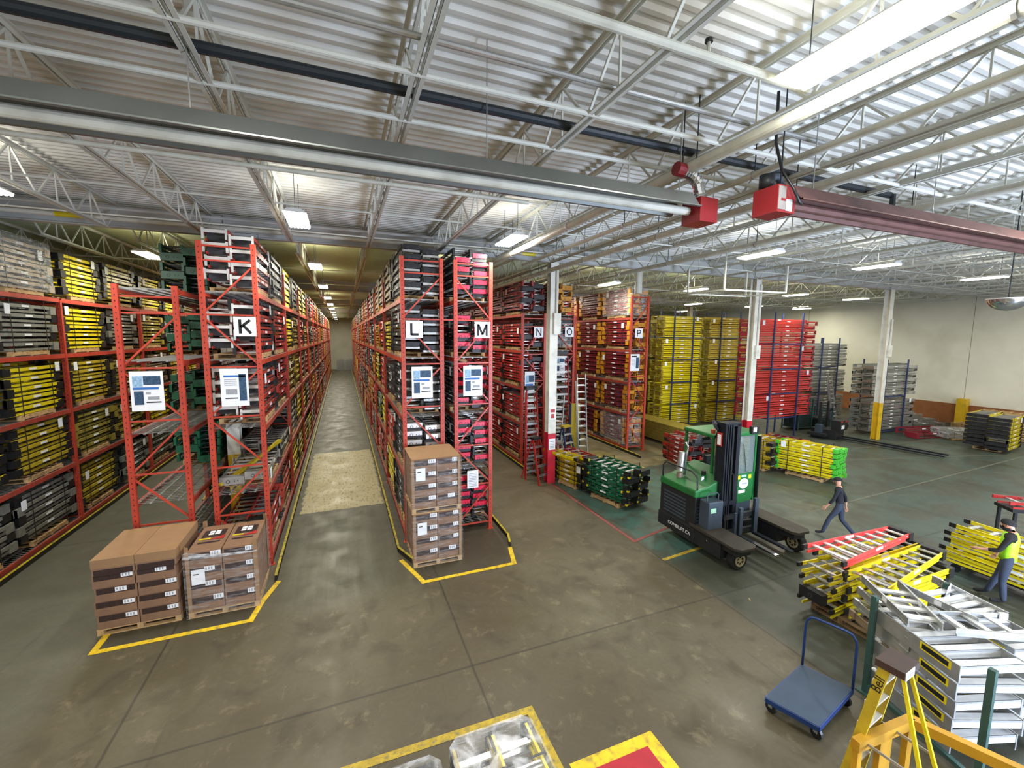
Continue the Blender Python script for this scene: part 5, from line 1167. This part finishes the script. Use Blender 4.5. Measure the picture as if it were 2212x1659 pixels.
# ------------------------------------------------------------------ people
SKIN = mat('skin', '#c99478', .5, 0, .05, 12); JEAN = mat('jeans_blue', '#2f3747', .85, 0, .15, 9); TEEB = mat('shirt_navy_black', '#14161f', .85, 0, .12, 9); BLKC = mat('shirt_black', '#121212', .85, 0, .1, 9)
VEST = mat('vest_hi_vis', '#a6ee2a', .55, 0, .06, 8); SHOE = mat('shoe_dark', '#1a1a1d', .7, 0, .1, 9); SOLE = mat('shoe_grey', '#8f8f8c', .7, 0, .1, 9); HAIRM = mat('hair_black', '#120f0e', .8, 0, .1, 20); REFL = mat('vest_stripe', '#d6d9c8', .4, 0, 0)
def person(label, loc, rot, J, shirt, trousers, shoe, H=1.75, skinzones=None, bare_forearm=0.0):
    """J: joints (x right, y forward, z up) in metres for a 1.75 m person"""
    root = thing('person', label, 'person', loc, rot)
    verts = []; edges = []; rad = []; tag_ = []
    def v(p, r, tg): verts.append(Vector(p)); rad.append(r); tag_.append(tg); return len(verts)-1
    def chain(a, pts):
        for p, r, tg in pts:
            b_ = v(p, r, tg); edges.append((a, b_)); a = b_
        return a
    pel = v(J['pelvis'], (.165, .115), 't')
    P = Vector(J['pelvis']); ch = Vector(J['chest']); nk = Vector(J['neck']); hd_ = Vector(J['head'])
    wa = chain(pel, [(P.lerp(ch, .4), (.145, .105), 's'), (ch, (.175, .12), 's')])
    up = chain(wa, [(ch.lerp(nk, .62), (.15, .095), 's')])
    nk_ = chain(up, [(nk, (.058, .058), 'k'), (nk.lerp(hd_, .45), (.06, .065), 'k'), (hd_, (.078, .092), 'k'), (hd_+(hd_-nk).normalized()*.085, (.065, .075), 'k')])
    for s, side in ((-1, 'L'), (1, 'R')):
        sh = Vector(J['sh'+side]); el = Vector(J['el'+side]); wr = Vector(J['wr'+side]); hip = Vector(J['hip'+side]); kn = Vector(J['kn'+side]); an = Vector(J['an'+side]); toe = Vector(J['toe'+side])
        fa = 'k' if bare_forearm else 's'
        w_ = chain(up, [(sh, (.068, .068), 's'), (sh.lerp(el, .5), (.052, .052), 's'), (el, (.045, .045), 's'), (el.lerp(wr, .35), (.043, .043), fa), (wr, (.027, .022), 'k')])
        d = (wr-el).normalized(); fw = Vector((0, 1, 0)); lat = d.cross(fw).normalized()*s if abs(d.dot(fw)) < .95 else Vector((s, 0, 0)); fwd = lat.cross(d).normalized()*(-1 if s > 0 else 1)
        if fwd.y < 0: fwd = -fwd
        pm = wr+d*.05; pa = chain(w_, [(pm, (.036, .02), 'k')])
        curl = -lat*s*.0
        for k in range(4):
            o = fwd*(.030-.020*k); ln = (.075, .085, .08, .062)[k]; base = pm+d*.04+o; c_in = Vector((-s, 0, 0))*.35
            chain(pa, [(base, (.0095, .0095), 'k'), (base+(d+c_in*.3).normalized()*ln*.5, (.0085, .0085), 'k'), (base+(d+c_in*.3).normalized()*ln*.5+(d+c_in*1.6).normalized()*ln*.5, (.007, .007), 'k')])
        tb = wr+d*.025+fwd*.03; chain(w_, [(tb, (.011, .011), 'k'), (tb+(d+fwd*.8).normalized()*.035, (.0095, .0095), 'k'), (tb+(d+fwd*.8).normalized()*.035+(d+fwd*.2).normalized()*.028, (.008, .008), 'k')])
        l_ = chain(pel, [(hip, (.098, .1), 't'), (hip.lerp(kn, .5), (.082, .085), 't'), (kn, (.062, .065), 't'), (kn.lerp(an, .35), (.062, .064), 't'), (an+(kn-an)*.08, (.052, .056), 't'), (an, (.042, .045), 'f')])
        chain(l_, [(an.lerp(toe, .45)-Vector((0, 0, .015)), (.042, .035), 'f'), (toe, (.038, .026), 'f')])
    me = bpy.data.meshes.new('body'); sc_ = H/1.75; me.from_pydata([p*sc_ for p in verts], edges, []); ob = bpy.data.objects.new('body', me); COL.objects.link(ob)
    md = ob.modifiers.new('skin', 'SKIN'); md.use_smooth_shade = True; md.branch_smoothing = .3
    lay = me.skin_vertices[0].data
    for i, r in enumerate(rad): lay[i].radius = (r[0]*sc_, r[1]*sc_)
    lay[0].use_root = True
    sb = ob.modifiers.new('sub', 'SUBSURF'); sb.levels = 2; sb.render_levels = 2
    dg = bpy.context.evaluated_depsgraph_get(); m2 = bpy.data.meshes.new_from_object(ob.evaluated_get(dg)); bpy.data.objects.remove(ob)
    m2.materials.clear()
    for x in (shirt, trousers, SKIN, shoe): m2.materials.append(x)
    code = {'s': 0, 't': 1, 'k': 2, 'f': 3}
    vv = [p*sc_ for p in verts]
    segs = [(vv[a], vv[b_], tag_[b_], tag_[a]) for a, b_ in edges]
    for f in m2.polygons:
        c = f.center; best = 9; bt = 's'
        for a, b_, tg, ta in segs:
            ab = b_-a; L2 = ab.length_squared; u_ = max(0, min(1, (c-a).dot(ab)/L2)) if L2 > 0 else 0; dd = (c-(a+ab*u_)).length
            if dd < best: best = dd; bt = tg if u_ > .35 else ta
        f.material_index = code[bt]; f.use_smooth = True
    bo = link('body', m2, root)
    hs = hd_*sc_
    # face and ears
    f = MB()
    fy = J.get('face', (0, 1)); fd = Vector((fy[0], fy[1], 0)).normalized(); sd = Vector((fd.y, -fd.x, 0))
    f.add([hs+fd*.118*sc_+Vector((0, 0, -.025)), hs+fd*.085*sc_+sd*.016+Vector((0, 0, -.03)), hs+fd*.085*sc_-sd*.016+Vector((0, 0, -.03)), hs+fd*.088*sc_+Vector((0, 0, .022))], [(0, 1, 3), (0, 3, 2), (0, 2, 1)], SKIN)
    f.build('nose', root)
    for s in (-1, 1):
        f = MB(); c = hs+fd*.088+sd*.03*s+Vector((0, 0, .012)); f.cyl(c-sd*.012, c+sd*.012, .007, HAIRM, 6); f.build('eye', root)
        f = MB(); c = hs+sd*.083*s+fd*-.005; f.cyl(c-sd*.008, c+sd*.008, .026, SKIN, 10); f.build('ear', root)
    f = MB(); c = hs+fd*.09+Vector((0, 0, -.052)); f.cyl(c-sd*.022, c+sd*.022, .006, mat('lips', '#9b5c4c', .5, 0, 0), 6); f.build('mouth', root)
    return root, hs, fd, sd, sc_
def dome(root, name, c, rx, ry, rz, fd, sd, mt, zmin=-.2, tilt=0, n1=18, n2=8, back=0):
    b = MB(); V = []
    for j in range(n2+1):
        e = math.asin(max(-1, zmin))+(PI/2-math.asin(max(-1, zmin)))*j/n2
        for i in range(n1):
            a = 2*PI*i/n1; V.append(c+sd*rx*math.cos(e)*math.cos(a)+fd*(ry*math.cos(e)*math.sin(a)+back)+Vector((0, 0, rz*math.sin(e)+tilt*math.cos(e)*math.sin(a))))
    b.add(V, [(j*n1+i, j*n1+(i+1) % n1, (j+1)*n1+(i+1) % n1, (j+1)*n1+i) for j in range(n2) for i in range(n1)], mt); return b.build(name, root, smooth=True)
# man walking away to the left of the frame, long stride
J1 = dict(pelvis=(0, 0, .95), chest=(0, .06, 1.27), neck=(0, .08, 1.5), head=(0, .1, 1.62), face=(0, 1),
    shL=(-.19, .07, 1.41), elL=(-.25, .16, 1.13), wrL=(-.22, .3, .9), shR=(.19, .05, 1.41), elR=(.24, -.1, 1.14), wrR=(.25, -.14, .87),
    hipL=(-.09, .01, .9), knL=(-.1, .22, .52), anL=(-.1, .34, .1), toeL=(-.1, .52, .06), hipR=(.09, -.01, .9), knR=(.1, -.06, .5), anR=(.1, -.38, .14), toeR=(.1, -.24, .03))
m1, hs, fd, sd, k_ = person('man in navy shirt, jeans and black cap walking past the forklift', (12.7, 7.2, 0), math.radians(30), J1, TEEB, JEAN, SHOE, 1.72)
dome(m1, 'cap', hs+Vector((0, 0, .03)), .098, .11, .085, fd, sd, BLKC, 0.0)
b = MB(); b.add([hs+fd*.09+sd*.07+Vector((0, 0, .035)), hs+fd*.18+sd*.045+Vector((0, 0, .015)), hs+fd*.18-sd*.045+Vector((0, 0, .015)), hs+fd*.09-sd*.07+Vector((0, 0, .035)), hs+fd*.09+sd*.07+Vector((0, 0, .05)), hs+fd*.18+sd*.045+Vector((0, 0, .027)), hs+fd*.18-sd*.045+Vector((0, 0, .027)), hs+fd*.09-sd*.07+Vector((0, 0, .05))],
    [(0, 1, 2, 3), (7, 6, 5, 4), (0, 4, 5, 1), (1, 5, 6, 2), (2, 6, 7, 3)], BLKC); b.build('cap_peak', m1)
J2 = dict(pelvis=(0, 0, .97), chest=(0, .0, 1.28), neck=(0, .0, 1.5), head=(0, .05, 1.62), face=(0, 1),
    shL=(-.2, .0, 1.42), elL=(-.26, .12, 1.14), wrL=(-.2, .36, 1.06), shR=(.2, .02, 1.42), elR=(.28, .0, 1.15), wrR=(.29, .14, .9),
    hipL=(-.1, .0, .9), knL=(-.11, .03, .5), anL=(-.11, -.02, .1), toeL=(-.12, .17, .05), hipR=(.1, .0, .9), knR=(.11, .1, .51), anR=(.12, .22, .12), toeR=(.13, .41, .05))
m2_, hs, fd, sd, k_ = person('bearded man in lime safety vest and black beanie standing by yellow ladders', (12.75, 4.0, 0), math.radians(17), J2, BLKC, JEAN, SHOE, 1.84, bare_forearm=0)
dome(m2_, 'beanie', hs+Vector((0, 0, .02)), .1, .118, .1, fd, sd, BLKC, -.1, tilt=.02)
dome(m2_, 'beard', hs+Vector((0, 0, -.05)), .075, .105, -.09, fd, sd, HAIRM, .05, n2=5, back=.012)
# vest as an open-armed tube over the torso
vb = MB(); s_ = 1.84/1.75; n1 = 20
levels_ = [(.93, .155, .125), (1.05, .15, .118), (1.2, .162, .125), (1.33, .175, .128), (1.43, .165, .112), (1.49, .11, .085)]
V = []
for (z, rx, ry) in levels_:
    for i in range(n1): a = 2*PI*i/n1; V.append((rx*s_*math.cos(a), ry*s_*math.sin(a), z*s_))
Fc = []
for j in range(len(levels_)-1):
    for i in range(n1):
        a = 2*PI*(i+.5)/n1
        if j >= 3 and abs(math.cos(a)) > .86: continue
        Fc.append((j*n1+i, j*n1+(i+1) % n1, (j+1)*n1+(i+1) % n1, (j+1)*n1+i))
vb.add(V, Fc, VEST); o = vb.build('safety_vest', m2_, smooth=True); md = o.modifiers.new('s', 'SOLIDIFY'); md.thickness = .012

b = MB(); b.box(-.04, .04, -.01, .01, 0, .006, WOOD); b.build('wood_splinter', label='small pale splinter of wood lying on the bare yard floor', cat='debris', loc=(7.85, 6.0, 0), rot=1.0)
